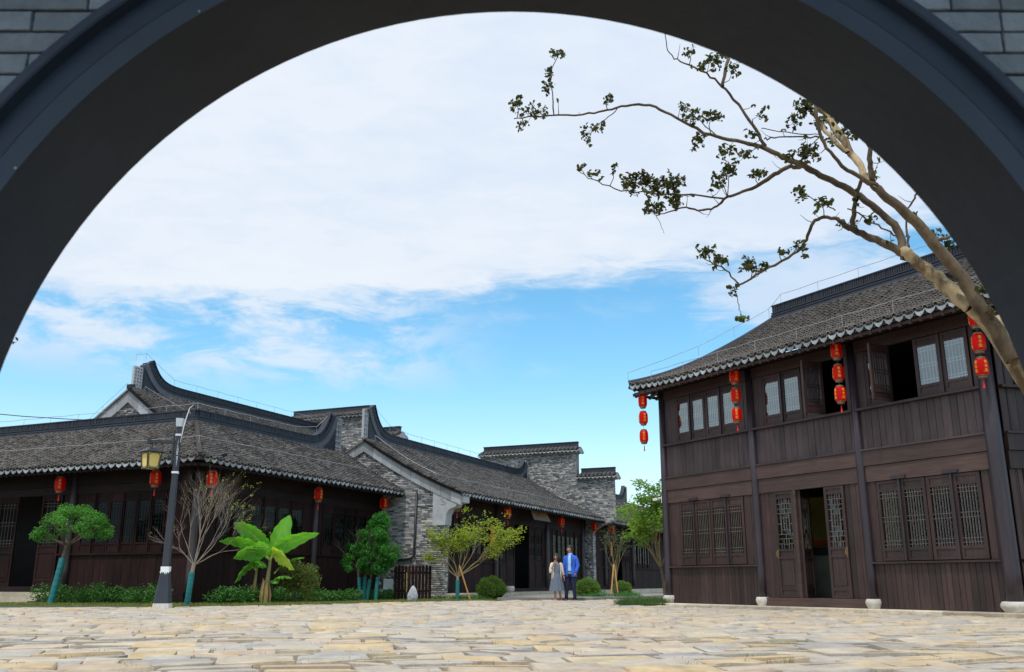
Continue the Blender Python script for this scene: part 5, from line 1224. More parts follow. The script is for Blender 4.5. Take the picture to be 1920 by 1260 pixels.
# ------------------------------------------------------------------ hero tree close behind the gate
BR = [
  [(4.44, 7.4, 1.6, 0.1294), (4.24, 7.4, 2.12, 0.1165), (4.1, 7.4, 2.38, 0.1078), (4.01, 7.4, 2.56, 0.0992), (3.91, 7.4, 2.75, 0.0949), (3.8, 7.4, 2.86, 0.0906)] ,
  [(4.03, 7.3, 2.38, 0.0766), (3.9, 7.29, 2.67, 0.0679), (3.8, 7.27, 2.82, 0.0636), (3.67, 7.26, 3.11, 0.0592), (3.45, 7.24, 3.4, 0.0507), (3.32, 7.23, 3.57, 0.0506), (3.13, 7.21, 3.74, 0.042), (3.01, 7.2, 3.87, 0.0378)] ,
  [(3.01, 7.2, 3.87, 0.0252), (2.99, 7.17, 4.02, 0.0251), (2.98, 7.13, 4.18, 0.0208), (2.92, 7.1, 4.33, 0.0207)] ,
  [(3.04, 7.2, 3.84, 0.0252), (2.86, 7.16, 3.93, 0.0209), (2.67, 7.12, 4.06, 0.0166), (2.58, 7.08, 4.2, 0.0165), (2.53, 7.04, 4.39, 0.0164), (2.53, 7.0, 4.57, 0.0122)] ,
  [(3.02, 7.2, 3.84, 0.0336), (3.0, 7.3, 3.98, 0.034), (2.97, 7.4, 4.17, 0.0345), (2.91, 7.5, 4.43, 0.0393), (2.85, 7.6, 4.66, 0.0399), (2.8, 7.7, 4.91, 0.0359), (2.69, 7.8, 5.24, 0.0273)] ,
  [(2.9, 7.4, 4.25, 0.0259), (2.82, 7.5, 4.42, 0.0219), (2.78, 7.6, 4.61, 0.0221), (2.72, 7.7, 4.82, 0.018)] ,
  [(3.8, 7.4, 2.86, 0.0819), (3.74, 7.45, 2.94, 0.0782), (3.61, 7.5, 3.12, 0.0656), (3.48, 7.55, 3.29, 0.0572), (3.38, 7.6, 3.42, 0.0532)] ,
  [(3.38, 7.6, 3.42, 0.0399), (3.39, 7.64, 3.59, 0.0401), (3.32, 7.69, 3.74, 0.0359), (3.18, 7.73, 3.93, 0.0361), (3.0, 7.78, 4.09, 0.034), (2.82, 7.82, 4.22, 0.0319), (2.68, 7.87, 4.33, 0.0321), (2.56, 7.91, 4.42, 0.0277), (2.4, 7.96, 4.54, 0.0255), (2.2, 8.0, 4.64, 0.021), (1.96, 8.04, 4.71, 0.0188), (1.73, 8.09, 4.84, 0.0165), (1.5, 8.13, 5.03, 0.0142), (1.32, 8.18, 5.14, 0.0143), (1.08, 8.22, 5.15, 0.0125), (0.91, 8.27, 5.12, 0.0116), (0.74, 8.31, 5.1, 0.0107), (0.42, 8.36, 5.12, 0.0097), (0.02, 8.4, 5.1, 0.0059)] ,
  [(2.34, 7.9, 4.55, 0.0184), (2.27, 7.94, 4.76, 0.0185), (2.15, 7.97, 4.99, 0.0163), (2.02, 8.01, 5.24, 0.014), (1.9, 8.05, 5.37, 0.0122), (1.69, 8.09, 5.54, 0.0094), (1.56, 8.12, 5.6, 0.0071), (1.52, 8.16, 5.78, 0.0057), (1.52, 8.2, 5.97, 0.0048)] ,
  [(2.01, 8.0, 5.23, 0.0187), (2.06, 8.05, 5.44, 0.0211), (2.12, 8.1, 5.64, 0.0189)] ,
  [(2.37, 8.0, 4.68, 0.0084), (2.48, 7.87, 4.64, 0.0083), (2.71, 7.73, 4.56, 0.009), (2.78, 7.6, 4.5, 0.0089)] ,
  [(2.35, 8.0, 4.79, 0.0056), (2.54, 7.8, 4.64, 0.0055), (2.76, 7.6, 4.51, 0.0053)] ,
  [(2.65, 7.9, 4.35, 0.023), (2.51, 7.94, 4.35, 0.0231), (2.42, 7.98, 4.3, 0.0233), (2.28, 8.02, 4.21, 0.0187), (2.13, 8.06, 4.17, 0.016), (1.98, 8.1, 4.12, 0.0142), (1.92, 8.14, 4.05, 0.0123), (1.78, 8.18, 4.03, 0.0114), (1.62, 8.22, 4.09, 0.0096), (1.48, 8.26, 4.05, 0.0077), (1.37, 8.3, 4.03, 0.0048)] ,
  [(1.98, 8.1, 4.12, 0.0104), (1.66, 8.16, 4.19, 0.0095), (1.25, 8.22, 4.23, 0.0077), (1.01, 8.28, 4.28, 0.0068), (0.8, 8.34, 4.41, 0.0058), (0.64, 8.4, 4.54, 0.0039)] ,
  [(0.41, 8.3, 5.1, 0.0077), (0.4, 8.3, 5.29, 0.0068), (0.37, 8.3, 5.53, 0.0058), (0.48, 8.3, 5.77, 0.0039)] ,
  [(1.04, 8.2, 5.12, 0.0057), (0.93, 8.23, 5.02, 0.0058), (0.79, 8.27, 4.93, 0.0048), (0.73, 8.3, 4.81, 0.0039)] ,
  [(1.97, 8.1, 4.74, 0.0076), (1.78, 8.1, 4.93, 0.0057), (1.66, 8.1, 5.04, 0.0038)] ,
  [(3.4, 7.6, 3.37, 0.0487), (3.33, 7.63, 3.45, 0.0445), (3.16, 7.67, 3.56, 0.038), (3.02, 7.7, 3.65, 0.0337), (2.95, 7.73, 3.7, 0.0293), (2.92, 7.77, 3.77, 0.0204), (2.81, 7.8, 3.82, 0.0182), (2.7, 7.83, 3.8, 0.0183), (2.65, 7.87, 3.65, 0.016), (2.56, 7.9, 3.51, 0.0147), (2.33, 7.93, 3.4, 0.0129), (2.1, 7.97, 3.27, 0.0111), (2.01, 8.0, 3.22, 0.0093)] ,
  [(2.04, 8.0, 3.24, 0.0093), (1.95, 8.03, 3.39, 0.0084), (1.82, 8.07, 3.48, 0.0071), (1.72, 8.1, 3.56, 0.0047)] ,
  [(2.0, 8.0, 3.21, 0.0047), (2.03, 8.0, 3.1, 0.0042), (2.04, 8.0, 2.96, 0.0037)] ,
  [(3.0, 7.7, 3.67, 0.0269), (2.99, 7.6, 3.83, 0.0221), (3.01, 7.5, 3.98, 0.0197), (3.03, 7.4, 4.04, 0.0173)] ,
  [(3.33, 7.6, 3.55, 0.0089), (3.2, 7.6, 3.64, 0.0089), (3.03, 7.6, 3.76, 0.0089), (2.93, 7.6, 3.81, 0.0062)] ,
  [(3.41, 7.6, 3.42, 0.0133), (3.44, 7.6, 3.62, 0.0106), (3.42, 7.6, 3.82, 0.0071)] ,
  [(3.28, 7.3, 3.65, 0.0085), (3.36, 7.3, 3.74, 0.0102), (3.43, 7.3, 3.85, 0.0102)] ,
  [(3.52, 7.3, 3.41, 0.0128), (3.59, 7.25, 3.41, 0.0169), (3.68, 7.2, 3.45, 0.0105)] ,
  [(4.69, 7.9, 1.94, 0.1013), (4.47, 7.93, 2.41, 0.0924), (4.39, 7.95, 2.63, 0.0834), (4.34, 7.97, 2.81, 0.0744), (4.32, 8.0, 2.96, 0.0466)] ,
  [(1.37, 8.3, 4.03, 0.0039), (1.42, 8.3, 3.92, 0.0029), (1.44, 8.3, 3.85, 0.0019)] ,
  [(2.9, 7.8, 3.88, 0.0073), (2.79, 7.85, 3.96, 0.0064), (2.65, 7.9, 4.09, 0.0046)] ,
]
LC = [
  (0.46, 8.28, 5.74, 0.076, 0.047, 24) ,
  (0.37, 8.31, 5.56, 0.047, 0.066, 16) ,
  (0.36, 8.31, 5.41, 0.066, 0.066, 20) ,
  (0.04, 8.39, 5.26, 0.058, 0.115, 26) ,
  (0.21, 8.35, 5.15, 0.143, 0.076, 40) ,
  (0.13, 8.37, 5.01, 0.086, 0.038, 14) ,
  (0.93, 8.16, 5.19, 0.042, 0.075, 12) ,
  (0.78, 8.2, 4.89, 0.112, 0.047, 22) ,
  (0.73, 8.21, 4.78, 0.038, 0.056, 8) ,
  (1.71, 7.95, 4.91, 0.073, 0.073, 26) ,
  (1.86, 7.9, 4.86, 0.108, 0.054, 34) ,
  (1.74, 7.93, 4.64, 0.073, 0.073, 34) ,
  (1.64, 7.97, 5.0, 0.055, 0.046, 10) ,
  (1.98, 7.86, 4.49, 0.09, 0.054, 26) ,
  (1.97, 7.86, 4.31, 0.081, 0.072, 34) ,
  (1.89, 7.88, 4.2, 0.072, 0.063, 30) ,
  (2.14, 7.81, 4.43, 0.089, 0.045, 22) ,
  (2.22, 7.79, 4.23, 0.08, 0.053, 26) ,
  (1.69, 7.96, 5.57, 0.064, 0.045, 14) ,
  (1.94, 7.89, 5.46, 0.099, 0.072, 40) ,
  (2.08, 7.85, 5.32, 0.072, 0.081, 26) ,
  (1.78, 7.93, 5.4, 0.063, 0.036, 12) ,
  (2.28, 7.78, 4.81, 0.044, 0.053, 12) ,
  (2.56, 7.69, 4.72, 0.062, 0.053, 22) ,
  (2.66, 7.67, 4.83, 0.105, 0.079, 60) ,
  (2.64, 7.66, 4.37, 0.096, 0.096, 70) ,
  (2.49, 7.71, 4.35, 0.053, 0.044, 16) ,
  (2.56, 7.68, 3.99, 0.061, 0.07, 30) ,
  (2.72, 7.63, 3.88, 0.078, 0.052, 24) ,
  (0.76, 8.2, 4.42, 0.066, 0.037, 14) ,
  (0.65, 8.23, 4.49, 0.038, 0.028, 7) ,
  (0.96, 8.15, 4.42, 0.023, 0.065, 6) ,
  (1.09, 8.11, 4.28, 0.083, 0.083, 44) ,
  (1.23, 8.07, 4.31, 0.092, 0.074, 50) ,
  (1.34, 8.04, 4.2, 0.119, 0.083, 80) ,
  (1.5, 8.0, 4.22, 0.101, 0.073, 60) ,
  (1.51, 7.99, 4.06, 0.073, 0.073, 44) ,
  (1.31, 8.05, 4.01, 0.11, 0.055, 44) ,
  (1.75, 7.91, 3.52, 0.072, 0.054, 30) ,
  (1.85, 7.88, 3.43, 0.081, 0.054, 28) ,
  (2.08, 7.81, 3.39, 0.062, 0.071, 24) ,
  (2.16, 7.79, 3.33, 0.098, 0.031, 22) ,
  (1.95, 7.85, 3.14, 0.036, 0.054, 9) ,
  (2.39, 7.72, 3.46, 0.044, 0.035, 10) ,
  (2.52, 7.68, 3.5, 0.061, 0.053, 18) ,
  (2.99, 7.56, 4.51, 0.13, 0.06, 40) ,
  (2.78, 7.63, 4.63, 0.061, 0.052, 24) ,
  (2.9, 7.59, 4.71, 0.069, 0.052, 22) ,
  (3.09, 7.5, 3.69, 0.051, 0.043, 12) ,
  (3.54, 7.34, 3.47, 0.084, 0.05, 18) ,
  (3.64, 7.31, 3.4, 0.092, 0.058, 34) ,
  (3.15, 7.5, 4.12, 0.043, 0.06, 10) ,
  (3.86, 7.2, 2.76, 0.058, 0.058, 9) ,
  (3.67, 7.28, 3.07, 0.05, 0.042, 9) ,
  (1.99, 7.83, 2.88, 0.054, 0.027, 5) ,
  (2.21, 7.8, 4.63, 0.062, 0.045, 12) ,
  (3.0, 7.54, 3.88, 0.043, 0.043, 7) ,
  (3.79, 7.23, 2.95, 0.041, 0.033, 6) ,
]
DL = (2.04, 8.0, 2.92)
def hero():
    x0, y0, _ = BR[0][0][:3]; root = Vector((5.35, 7.3, 0))
    t = thing('crape_myrtle_tree', 'pale mottled crape myrtle reaching in from the right with small dark leaf clusters', 'tree', tuple(root)); random.seed(15)
    tr = BR[0]; first = tr[0]; P = [Vector((0, 0, -.02)), Vector((-.05, .02, .5)), Vector((-.35, .03, 1.0))]+[Vector(p[:3])-root for p in tr]; rr = [.17, .155, .15]+[p[3] for p in tr]
    def smooth(P, rr, it=2):
        for _ in range(it):
            Q = [P[0]]; q = [rr[0]]
            for i in range(len(P)-1):
                Q += [P[i].lerp(P[i+1], .25), P[i].lerp(P[i+1], .75)]; q += [rr[i]*.75+rr[i+1]*.25, rr[i]*.25+rr[i+1]*.75]
            Q.append(P[-1]); q.append(rr[-1]); P, rr = Q, q
        return P, rr
    P, rr = smooth(P, [r*.74 for r in rr]); mb = MB(); mb.tube(P, [r*(1+random.uniform(-.035, .05)) for r in rr], 16, cap=False); mb.build('trunk', M_bark, t, smooth=True)
    mb = MB(); tw = MB(); pale = MB(); allp = []; SG = []
    for bi, b in enumerate(BR[1:]):
        P = [Vector(p[:3])-root for p in b]; rr = [p[3] for p in b]
        P2, r2 = smooth(P, rr); P2 = [p+Vector((random.gauss(0, .004), random.gauss(0, .01), random.gauss(0, .004))) if 0 < i < len(P2)-1 else p for i, p in enumerate(P2)]
        (pale if bi in (3, 4, 5, 23, 24) else mb if rr[0] > .017 else tw).tube(P2, [.86*r*(1+random.uniform(-.06, .08)) for r in r2], 12 if rr[0] > .02 else 6, cap=False)
        allp += P2[2:]
        if rr[0] > .008:
            for i in range(3, len(P2)-1, 3):
                if random.random() < .55 and r2[i] < .03:
                    d = Vector((random.gauss(0, 1), random.gauss(0, .6), random.gauss(.2, 1))).normalized(); q = P2[i]
                    tw.tube([q, q+d*.06, q+d*.12+Vector((0, 0, .03))], [.0045, .003, .0015], 4)
                    if random.random() < .6: e = q+d*.12+Vector((0, 0, .03)); SG.append((e.x, e.y, e.z, .03, .03, .03, random.randint(2, 5)))
    pale.build('limbs', M_bark, t, smooth=True, fix=False)
    mb.build('limbs', M_barkm, t, smooth=True, fix=False)
    C = list(SG)
    for x, y, z, rx, rz, n in LC:
        c = Vector((x, y, z))-root; q = min(allp, key=lambda p: (p-c).length)
        mid = q.lerp(c, .5)+Vector((random.gauss(0, .02), 0, random.gauss(0, .02)))
        tw.tube([q, mid, c], [.005, .004, .002], 4)
        for k in range(max(3, n//4)):
            e = c+Vector((random.uniform(-1, 1)*rx, random.gauss(0, rx*.7), random.uniform(-1, 1)*rz)); tw.tube([c.lerp(q, .2), c.lerp(e, .6)+Vector((0, 0, random.gauss(0, .01))), e], [.003, .002, .0012], 3)
            C.append((e.x, e.y, e.z, .026, .03, .026, 4))
        C.append((c.x, c.y, c.z, rx*1.1, rx*.8, rz*1.1, n*1.2))
    tw.build('twigs', M_barkd, t, stuff=True, fix=False)
    leaf_cloud('foliage', C, L_hero, t, .041, flat=.1, shape=(1, .62))
    q = Vector(DL)-root
    leaf_cloud('hanging_leaves', [(q.x, q.y, q.z, .05, .05, .02, 9)], leafmat('fresh_green_leaf', (.10, .28, .03), (.16, .34, .05), None, .2, .5), t, .085, flat=.2, shape=(1, .5))
hero()
# ------------------------------------------------------------------ lettering
_tc = {}
def text_mesh(txt, size, ext=.002):
    k = (txt, size)
    if k in _tc: return _tc[k]
    cu = bpy.data.curves.new('lettering', 'FONT'); cu.body = txt; cu.size = size; cu.align_x = 'CENTER'; cu.align_y = 'CENTER'; cu.extrude = ext; cu.resolution_u = 2; cu.offset = 0
    o = bpy.data.objects.new('lettering', cu); COL.objects.link(o); dg = bpy.context.evaluated_depsgraph_get(); dg.update()
    me = bpy.data.meshes.new_from_object(o.evaluated_get(dg)); bpy.data.objects.remove(o)
    v = [tuple(p.co) for p in me.vertices]; f = [tuple(p.vertices) for p in me.polygons]; _tc[k] = (v, f); return v, f

# ------------------------------------------------------------------ red lanterns
CHARS = '紫禾街'
def lantern_mesh():
    H = .165; r = .118; n = 8; prof = [(r*.80, -H), (r*.98, -H+.035), (r*1.07, -H*.45), (r*1.10, 0), (r*1.07, H*.45), (r*.98, H-.035), (r*.80, H)]
    b = MB(); b.lathe(prof, n=n); body = b.build('lantern', M_red, mesh_only=True)
    c = MB(); z0, z1, rr = -H-.045, -H-.002, r*.66
    c.lathe([(rr, z0), (rr*1.08, (z0+z1)/2), (rr, z1), (r*.82, z1), (r*.82, -H+.006)], n=12)
    for k in range(8):
        a = (k)*math.pi/4
        c.tube([(math.cos(a)*r*.81, math.sin(a)*r*.81, -H+.002), (math.cos(a)*r*.995, math.sin(a)*r*.995, -H+.036), (math.cos(a)*r*1.085, math.sin(a)*r*1.085, -H*.45)], .0025, 3, cap=False)
    ring = c.build('lantern_ring', M_bronze, mesh_only=True)
    c = MB(); z0, z1 = H+.002, H+.03; c.lathe([(r*.82, H-.006), (r*.82, z0), (rr, z0), (rr*1.08, (z0+z1)/2), (rr, z1)], n=12); top = c.build('lantern_cap', M_bronze, mesh_only=True)
    l = MB()
    for k in (0, 3, 5):
        a0 = (k+.5)*math.pi/4
        for j, ch in enumerate(CHARS):
            v, f = text_mesh(ch, .072); zc = .084-.084*j
            q = []
            for x, y, z in v:
                ff = zc+y; rad = float(np.interp(abs(ff), [0, H*.45, H-.035, H], [r*1.10, r*1.07, r*.98, r*.8]))*math.cos(math.pi/8)+.0035+z
                tx, ty = -math.sin(a0), math.cos(a0); q.append((math.cos(a0)*rad+tx*x*.9, math.sin(a0)*rad+ty*x*.9, ff))
            l.add(q, f)
    let = l.build('lettering', M_gold, mesh_only=True, fix=False)
    t = MB(); t.tube([(0, 0, -H-.045), (0, 0, -H-.09)], .003, 4); t.lathe([(.006, -H-.095), (.017, -H-.11), (.012, -H-.125), (.020, -H-.21), (.023, -H-.24)], n=8)
    tas = t.build('tassel', M_tas, mesh_only=True)
    w = MB(); w.tube([(0, 0, H+.03), (0, 0, H+.12)], .004, 4)
    wire = w.build('cord', M_bronze, mesh_only=True)
    return body, ring, let, tas, wire, top
LM = lantern_mesh()
def lantern(label, p, rot, sc=1.25, group='single red lanterns under the eaves', cord=.45):
    t = thing('red_lantern', label, 'lantern', p, rot, group); t.scale = (sc,)*3
    b = link('lantern', LM[0], t)
    link('lantern_ring', LM[1], t); link('lantern_cap', LM[5], t); link('lettering', LM[2], t); link('tassel', LM[3], t)
    MB().tube([(0, 0, .19), (0, 0, .19+cord/sc)], .004, 4).build('cord', M_bronze, t)
    b.name = 'lantern_body'
    return t
for q, rot, lb in ((Hw(20.9, 24.35, 3.56), .3, 'red lantern under the left wing eave, above the doorway at far left'),
                   (Hw(20.9, 20.53, 3.58), .55, 'red lantern hanging just below the yellow box lantern of the street lamp'),
                   (Hw(21.44, 18.9, 3.55), .1, 'red lantern just right of the street lamp post, above the bare tree'),
                   (Hw(26.69, 18.9, 3.53), .9, 'red lantern above the banana plant on the L-shaped hall'),
                   (Hw(30.95, 18.9, 3.55), .5, 'red lantern at the end of the L-shaped hall against the brick gable'),
                   (Hw(32.15, 16.4, 3.51), .2, 'red lantern right of the stone corbel at the near end of the middle hall'),
                   (Hw(36.91, 16.4, 3.52), .6, 'red lantern left of the hanging signboard'),
                   (Hw(43.38, 16.4, 3.49), 0, 'red lantern above the couple, right of the hanging signboard'),
                   (Hw(48.3, 16.4, 3.52), .4, 'red lantern at the far end of the middle hall beside the brick pier'),
                   (Hw(51.33, 16.4, 3.53), .8, 'red lantern on the far hall, just past the brick pier')):
    lantern(lb, q, rot+.4)
def string(label, px, py, zs, rots, top):
    p = Rw(px, py, zs[0]); t = thing('lantern_string', label, 'lanterns', p, 0, 'strings of three red lanterns on the timber house')
    for i, (z, r_) in enumerate(zip(zs, rots)):
        b = link('lantern', LM[0], t, loc=(0, 0, z-zs[0]), rot=(0, 0, r_)); link('lantern_ring', LM[1], b); link('lantern_cap', LM[5], b); link('lettering', LM[2], b)
        if i == len(zs)-1: link('tassel', LM[3], b)
    mb = MB(); mb.tube([(0, 0, top-zs[0]), (0, 0, .17)], .004, 4)
    for i in range(len(zs)-1): mb.tube([(0, 0, zs[i]-zs[0]-.2), (0, 0, zs[i+1]-zs[0]+.18)], .004, 4)
    mb.build('cord', M_bronze, t)
string('string of three red lanterns at the house corner, seen against the sky', -.13, -.60, (5.57, 5.09, 4.57), (.3, .6, .25), 5.9)
string('string of three red lanterns at the second column, right of the first upper windows', 3.34, -.45, (5.64, 5.16, 4.67), (.5, .4, .1), 6.0)
string('string of three red lanterns in front of the open upper casement of the middle bay', 6.52, -.45, (5.63, 5.13, 4.65), (.1, .2, .65), 6.0)
string('red lantern string at the thick right column, partly behind the pale tree trunk', 9.85, -.45, (5.58, 5.09, 4.61), (.1, .2, .6), 6.0)

# ------------------------------------------------------------------ street lamp
def lamp():
    t = thing('street_lamp', 'dark square-post street lamp with yellow box lantern and peeling white bands', 'street lamp', (-8.42, 23.4, 0), R(8))
    def sq(mb, a, b, r0, r1, z0, z1, cut=.35):
        v = []
        for (c, r, z) in ((a, r0, z0), (b, r1, z1)):
            k = r*cut; v += [(c+x, y, z) for x, y in ((-r, -r+k), (-r+k, -r), (r-k, -r), (r, -r+k), (r, r-k), (r-k, r), (-r+k, r), (-r, r-k))]
        mb.add(v, [tuple(range(8))[::-1], tuple(range(8, 16))]+[(i, (i+1) % 8, 8+(i+1) % 8, 8+i) for i in range(8)])
    mb = MB(); sq(mb, 0, 0, .205, .193, 0, .16, .15); mb.build('foot', M_drum, t)
    mb = MB(); sq(mb, 0, .0, .19, .105, .161, .90, .2); mb.build('base', M_postm, t)
    mb = MB(); sq(mb, 0, .0, .104, .107, .902, 1.02, .2); mb.build('white_band', M_white, t)
    # saw-tooth of flaking paint under the band
    mb = MB()
    for k in range(5):
        x = -.09+.045*k; mb.prism([(x-.022, .90), (x+.022, .90), (x+random.uniform(-.01, .01), .90-random.uniform(.03, .07))], -.122, -.10, axis='y')
    mb.build('paint_flake', M_white, t)
    mb = MB(); sq(mb, 0, .02, .085, .058, 1.021, 4.32, .18); mb.build('post', M_postm, t)
    mb = MB(); mb.box(.02-.055, .02+.055, -.055, .055, 4.32, 4.45); mb.build('neck', M_blk, t)
    mb = MB(); sq(mb, .02, .02, .075, .095, 4.45, 4.66, .2); mb.build('cap', mat('pale_cap', (.45, .52, .56), (.55, .6, .64), 4, .5), t)
    for z in (3.30, 4.24): 
        mb = MB(); w = .064 if z > 4 else .072; mb.box(.01-w, .01+w, -w-.004, -w+.01, z-.025, z+.025); mb.box(.01+w-.008, .01+w+.005, -w, w, z-.03, z+.03); mb.build('white_band', M_white, t)
    # faded lettering strip down the post
    mb = MB()
    for j in range(26):
        z = 4.12-.027*j; q = math.sin(math.pi*(j+.5)/26)
        for k in range(3): 
            if random.random() < .75: mb.box(.035+(-.022+.015*k)*q, .035+(-.010+.015*k)*q, -.0765, -.058, z-.010, z+.006+random.uniform(-.004, .004))
    mb.build('pale_pattern', M_white, t)
    # arm
    mb = MB(); mb.box(-.66, -.05, -.035, .035, 4.02, 4.10); mb.box(-.72, -.64, -.045, .045, 4.01, 4.12); mb.box(-.11, -.07, -.04, .04, 3.5, 4.36)
    for a, b in (((-.09, 0, 4.36), (-.26, 0, 4.36)), ((-.26, 0, 4.36), (-.26, 0, 4.22)), ((-.26, 0, 4.22), (-.16, 0, 4.22)), ((-.34, 0, 4.02), (-.34, 0, 3.78)), ((-.34, 0, 3.78), (-.12, 0, 3.78)), ((-.22, 0, 3.78), (-.22, 0, 3.92))): mb.bar(a, b, .018, .018, (0, 1, 0))
    mb.build('arm', M_blk, t)
    Lr = Fr(-.60, 0, R(40))
    mb = MB(); mb.tube([(-.60, 0, 4.02), (-.60, 0, 3.90)], .018, 6); mb.add([Lr(*p) for p in ((-.24, -.24, 3.80), (.24, -.24, 3.80), (.24, .24, 3.80), (-.24, .24, 3.80), (-.09, -.09, 3.91), (.09, -.09, 3.91), (.09, .09, 3.91), (-.09, .09, 3.91))], [(3, 2, 1, 0), (4, 5, 6, 7), (0, 1, 5, 4), (1, 2, 6, 5), (2, 3, 7, 6), (3, 0, 4, 7)])
    lan = mb.build('lantern_roof', M_blk, t)
    mb = MB()
    def pt(x, y, z): s = .80+.20*(z-3.38)/.42; return Lr(x*s, y*s, z)
    for x, y in ((-1, -1), (1, -1), (1, 1), (-1, 1)): mb.bar(pt(x*.185, y*.185, 3.38), pt(x*.185, y*.185, 3.80), .022, .022)
    for z in (3.385, 3.79):
        for a, b in (((-1, -1), (1, -1)), ((1, -1), (1, 1)), ((1, 1), (-1, 1)), ((-1, 1), (-1, -1))): mb.bar(pt(a[0]*.185, a[1]*.185, z), pt(b[0]*.185, b[1]*.185, z), .03, .025)
    for sx, sy in ((0, -1), (1, 0), (0, 1), (-1, 0)):
        def q(u, z): return pt(u if sx == 0 else sx*.187, sy*.187 if sy else u, z)
        for pts in ([(-.15, 3.45), (-.15, 3.73)], [(.15, 3.45), (.15, 3.73)], [(-.12, 3.76), (.12, 3.76)], [(-.12, 3.42), (.12, 3.42)], [(-.15, 3.73), (-.12, 3.73), (-.12, 3.76)], [(.15, 3.73), (.12, 3.73), (.12, 3.76)], [(-.15, 3.45), (-.12, 3.45), (-.12, 3.42)], [(.15, 3.45), (.12, 3.45), (.12, 3.42)]):
            for a, b in zip(pts, pts[1:]): mb.bar(q(*a), q(*b), .009, .009)
    mb.build('lantern_frame', M_blk, t)
    yel = mat('yellow_lantern_glass', (.78, .58, .16), (.85, .66, .22), 3, .5)
    mb = MB(); s = .172; v = [pt(x*s, y*s, z) for z in (3.39, 3.79) for x, y in ((-1, -1), (1, -1), (1, 1), (-1, 1))]
    mb.add(v, [(3, 2, 1, 0), (0, 1, 5, 4), (1, 2, 6, 5), (2, 3, 7, 6), (3, 0, 4, 7)]); mb.build('lantern_glass', yel, t)
    mb = MB(); mb.tube([(.10, -.05, 4.24), (.13, -.06, 4.46), (.17, -.06, 4.66), (.23, -.06, 4.92), (.32, -.03, 5.02)], [.012, .016, .014, .01, .004], 5); mb.tube([(.10, -.05, 4.24), (.085, -.08, 4.05)], .006, 4); mb.tube([(.22, -.06, 4.9), (.26, -.06, 4.78)], .004, 4); mb.build('loose_cord', M_white, t)
lamp()

# ------------------------------------------------------------------ picket gate, box, rock, sign, camera
def picket():
    t = thing('picket_gate', 'dark wooden picket gate before the brick gable, light showing between its pales', 'gate', (-4.05, 33.3, 0), R(2))
    for k in range(11):
        x = .03+.118*k; h = 1.22+random.uniform(-.02, .02); w = .05
        MB().prism([(x-w, .05), (x+w, .05), (x+w, h-.05), (x+w*.5, h-.01), (x, h), (x-w*.5, h-.01), (x-w, h-.05)], 0, .022, axis='y').build('picket', M_hall, t)
    for z in (.32, .92): MB().box(-.02, 1.26, .024, .06, z, z+.08).build('rail', M_hall, t)
    MB().box(.40, .425, -.012, -.002, .32, .98).build('yellow_strip', mat('yellow_strip', (.45, .33, .03), (.5, .38, .05), 4, .6), t)
picket()
t = thing('meter_box', 'small pale metal box at the foot of the brick gable left of the picket gate', 'box', (-4.36, 34.0, 0), R(10))
MB().box(-.17, .17, -.06, .06, .40, .76).build('cabinet', M_white, t); MB().box(-.155, .155, -.066, -.0605, .415, .745).build('cabinet_door', M_white, t); MB().box(-.02, .02, -.02, .02, 0, .40).build('leg', M_blk, t)
def rock():
    import bmesh
    bm = bmesh.new(); bmesh.ops.create_icosphere(bm, subdivisions=4, radius=1)
    from mathutils import noise
    for v in bm.verts:
        p = v.co.copy(); k = (p.z+1)/2
        s = 1+.22*noise.noise(p*1.7+Vector((3, 1, 2)))+.13*noise.noise(p*4)+.05*noise.noise(p*10)
        v.co = Vector((p.x*(.20-.11*k)*s+.02*k, p.y*(.16-.08*k)*s, (p.z*.27+.25)*(1+.05*noise.noise(p*3))))
    me = bpy.data.meshes.new('rock'); bm.to_mesh(me); bm.free(); me.materials.append(mat('pale_blue_rock', (.26, .28, .33), (.52, .54, .57), 7, .8, .6))
    o = link('rock', me, loc=(-3.18, 30.9, .02)); tag(o, 'small upright pale grey rock on the paving edge before the picket gate', 'rock')
rock()
def sign():
    q = Hw(40.35, 16.35, 3.66); t = thing('signboard', 'tilted brown wooden signboard with gold characters over the middle hall door', 'sign', q, HA)
    rot = (R(-24), 0, 0)
    g = MB(); w, h = 1.05, .34; g.box(-w, w, -.03, .03, -h, h); b = g.build('board', mat('brown_sign_wood', (.15, .10, .075), (.24, .17, .13), 3, .6, .2), t); b.rotation_euler = rot
    e = MB()
    for x0, x1, z0, z1 in ((-w-.02, w+.02, h, h+.035), (-w-.02, w+.02, -h-.035, -h), (-w-.03, -w+.0, -h, h), (w, w+.03, -h, h)): e.box(x0, x1, -.045, .03, z0, z1)
    e.build('sign_frame', M_hallb, b)
    gp = mat('gold_paint', (.55, .32, .05), (.62, .38, .08), 6, .5)
    for j, ch in enumerate('翠竹茶楼'):
        v, f = text_mesh(ch, .44); l = MB(); l.add([(x-.72+.48*j, -.032-z, y) for x, y, z in v], f); l.build('character', gp, b, fix=False)
    MB().tube([(-.8, 0, .33), (-.8, .3, .62)], .008, 4).tube([(.8, 0, .33), (.8, .3, .62)], .008, 4).build('hanger', M_blk, t)
sign()
def paper(label, q, rz, w=.12, h=.40):
    t = thing('paper_sign', label, 'sign', q, rz); MB().box(-w, w, -.006, .006, -h, h).build('sheet', mat('orange_red_paper', (.62, .16, .02), (.72, .24, .03), 5, .7) if 'orange_red_paper' not in bpy.data.materials else bpy.data.materials['orange_red_paper'], t)
    v, f = text_mesh('福', .22); l = MB()
    for zc in (.19, -.12): l.add([(x, -.008-z, y+zc) for x, y, z in v], f)
    l.build('lettering', M_gold, t, fix=False)
paper('upright orange-red paper sign on the dark wall left of the middle hall door', Hw(36.4, 16.86, 2.55), HA, .2, .42)
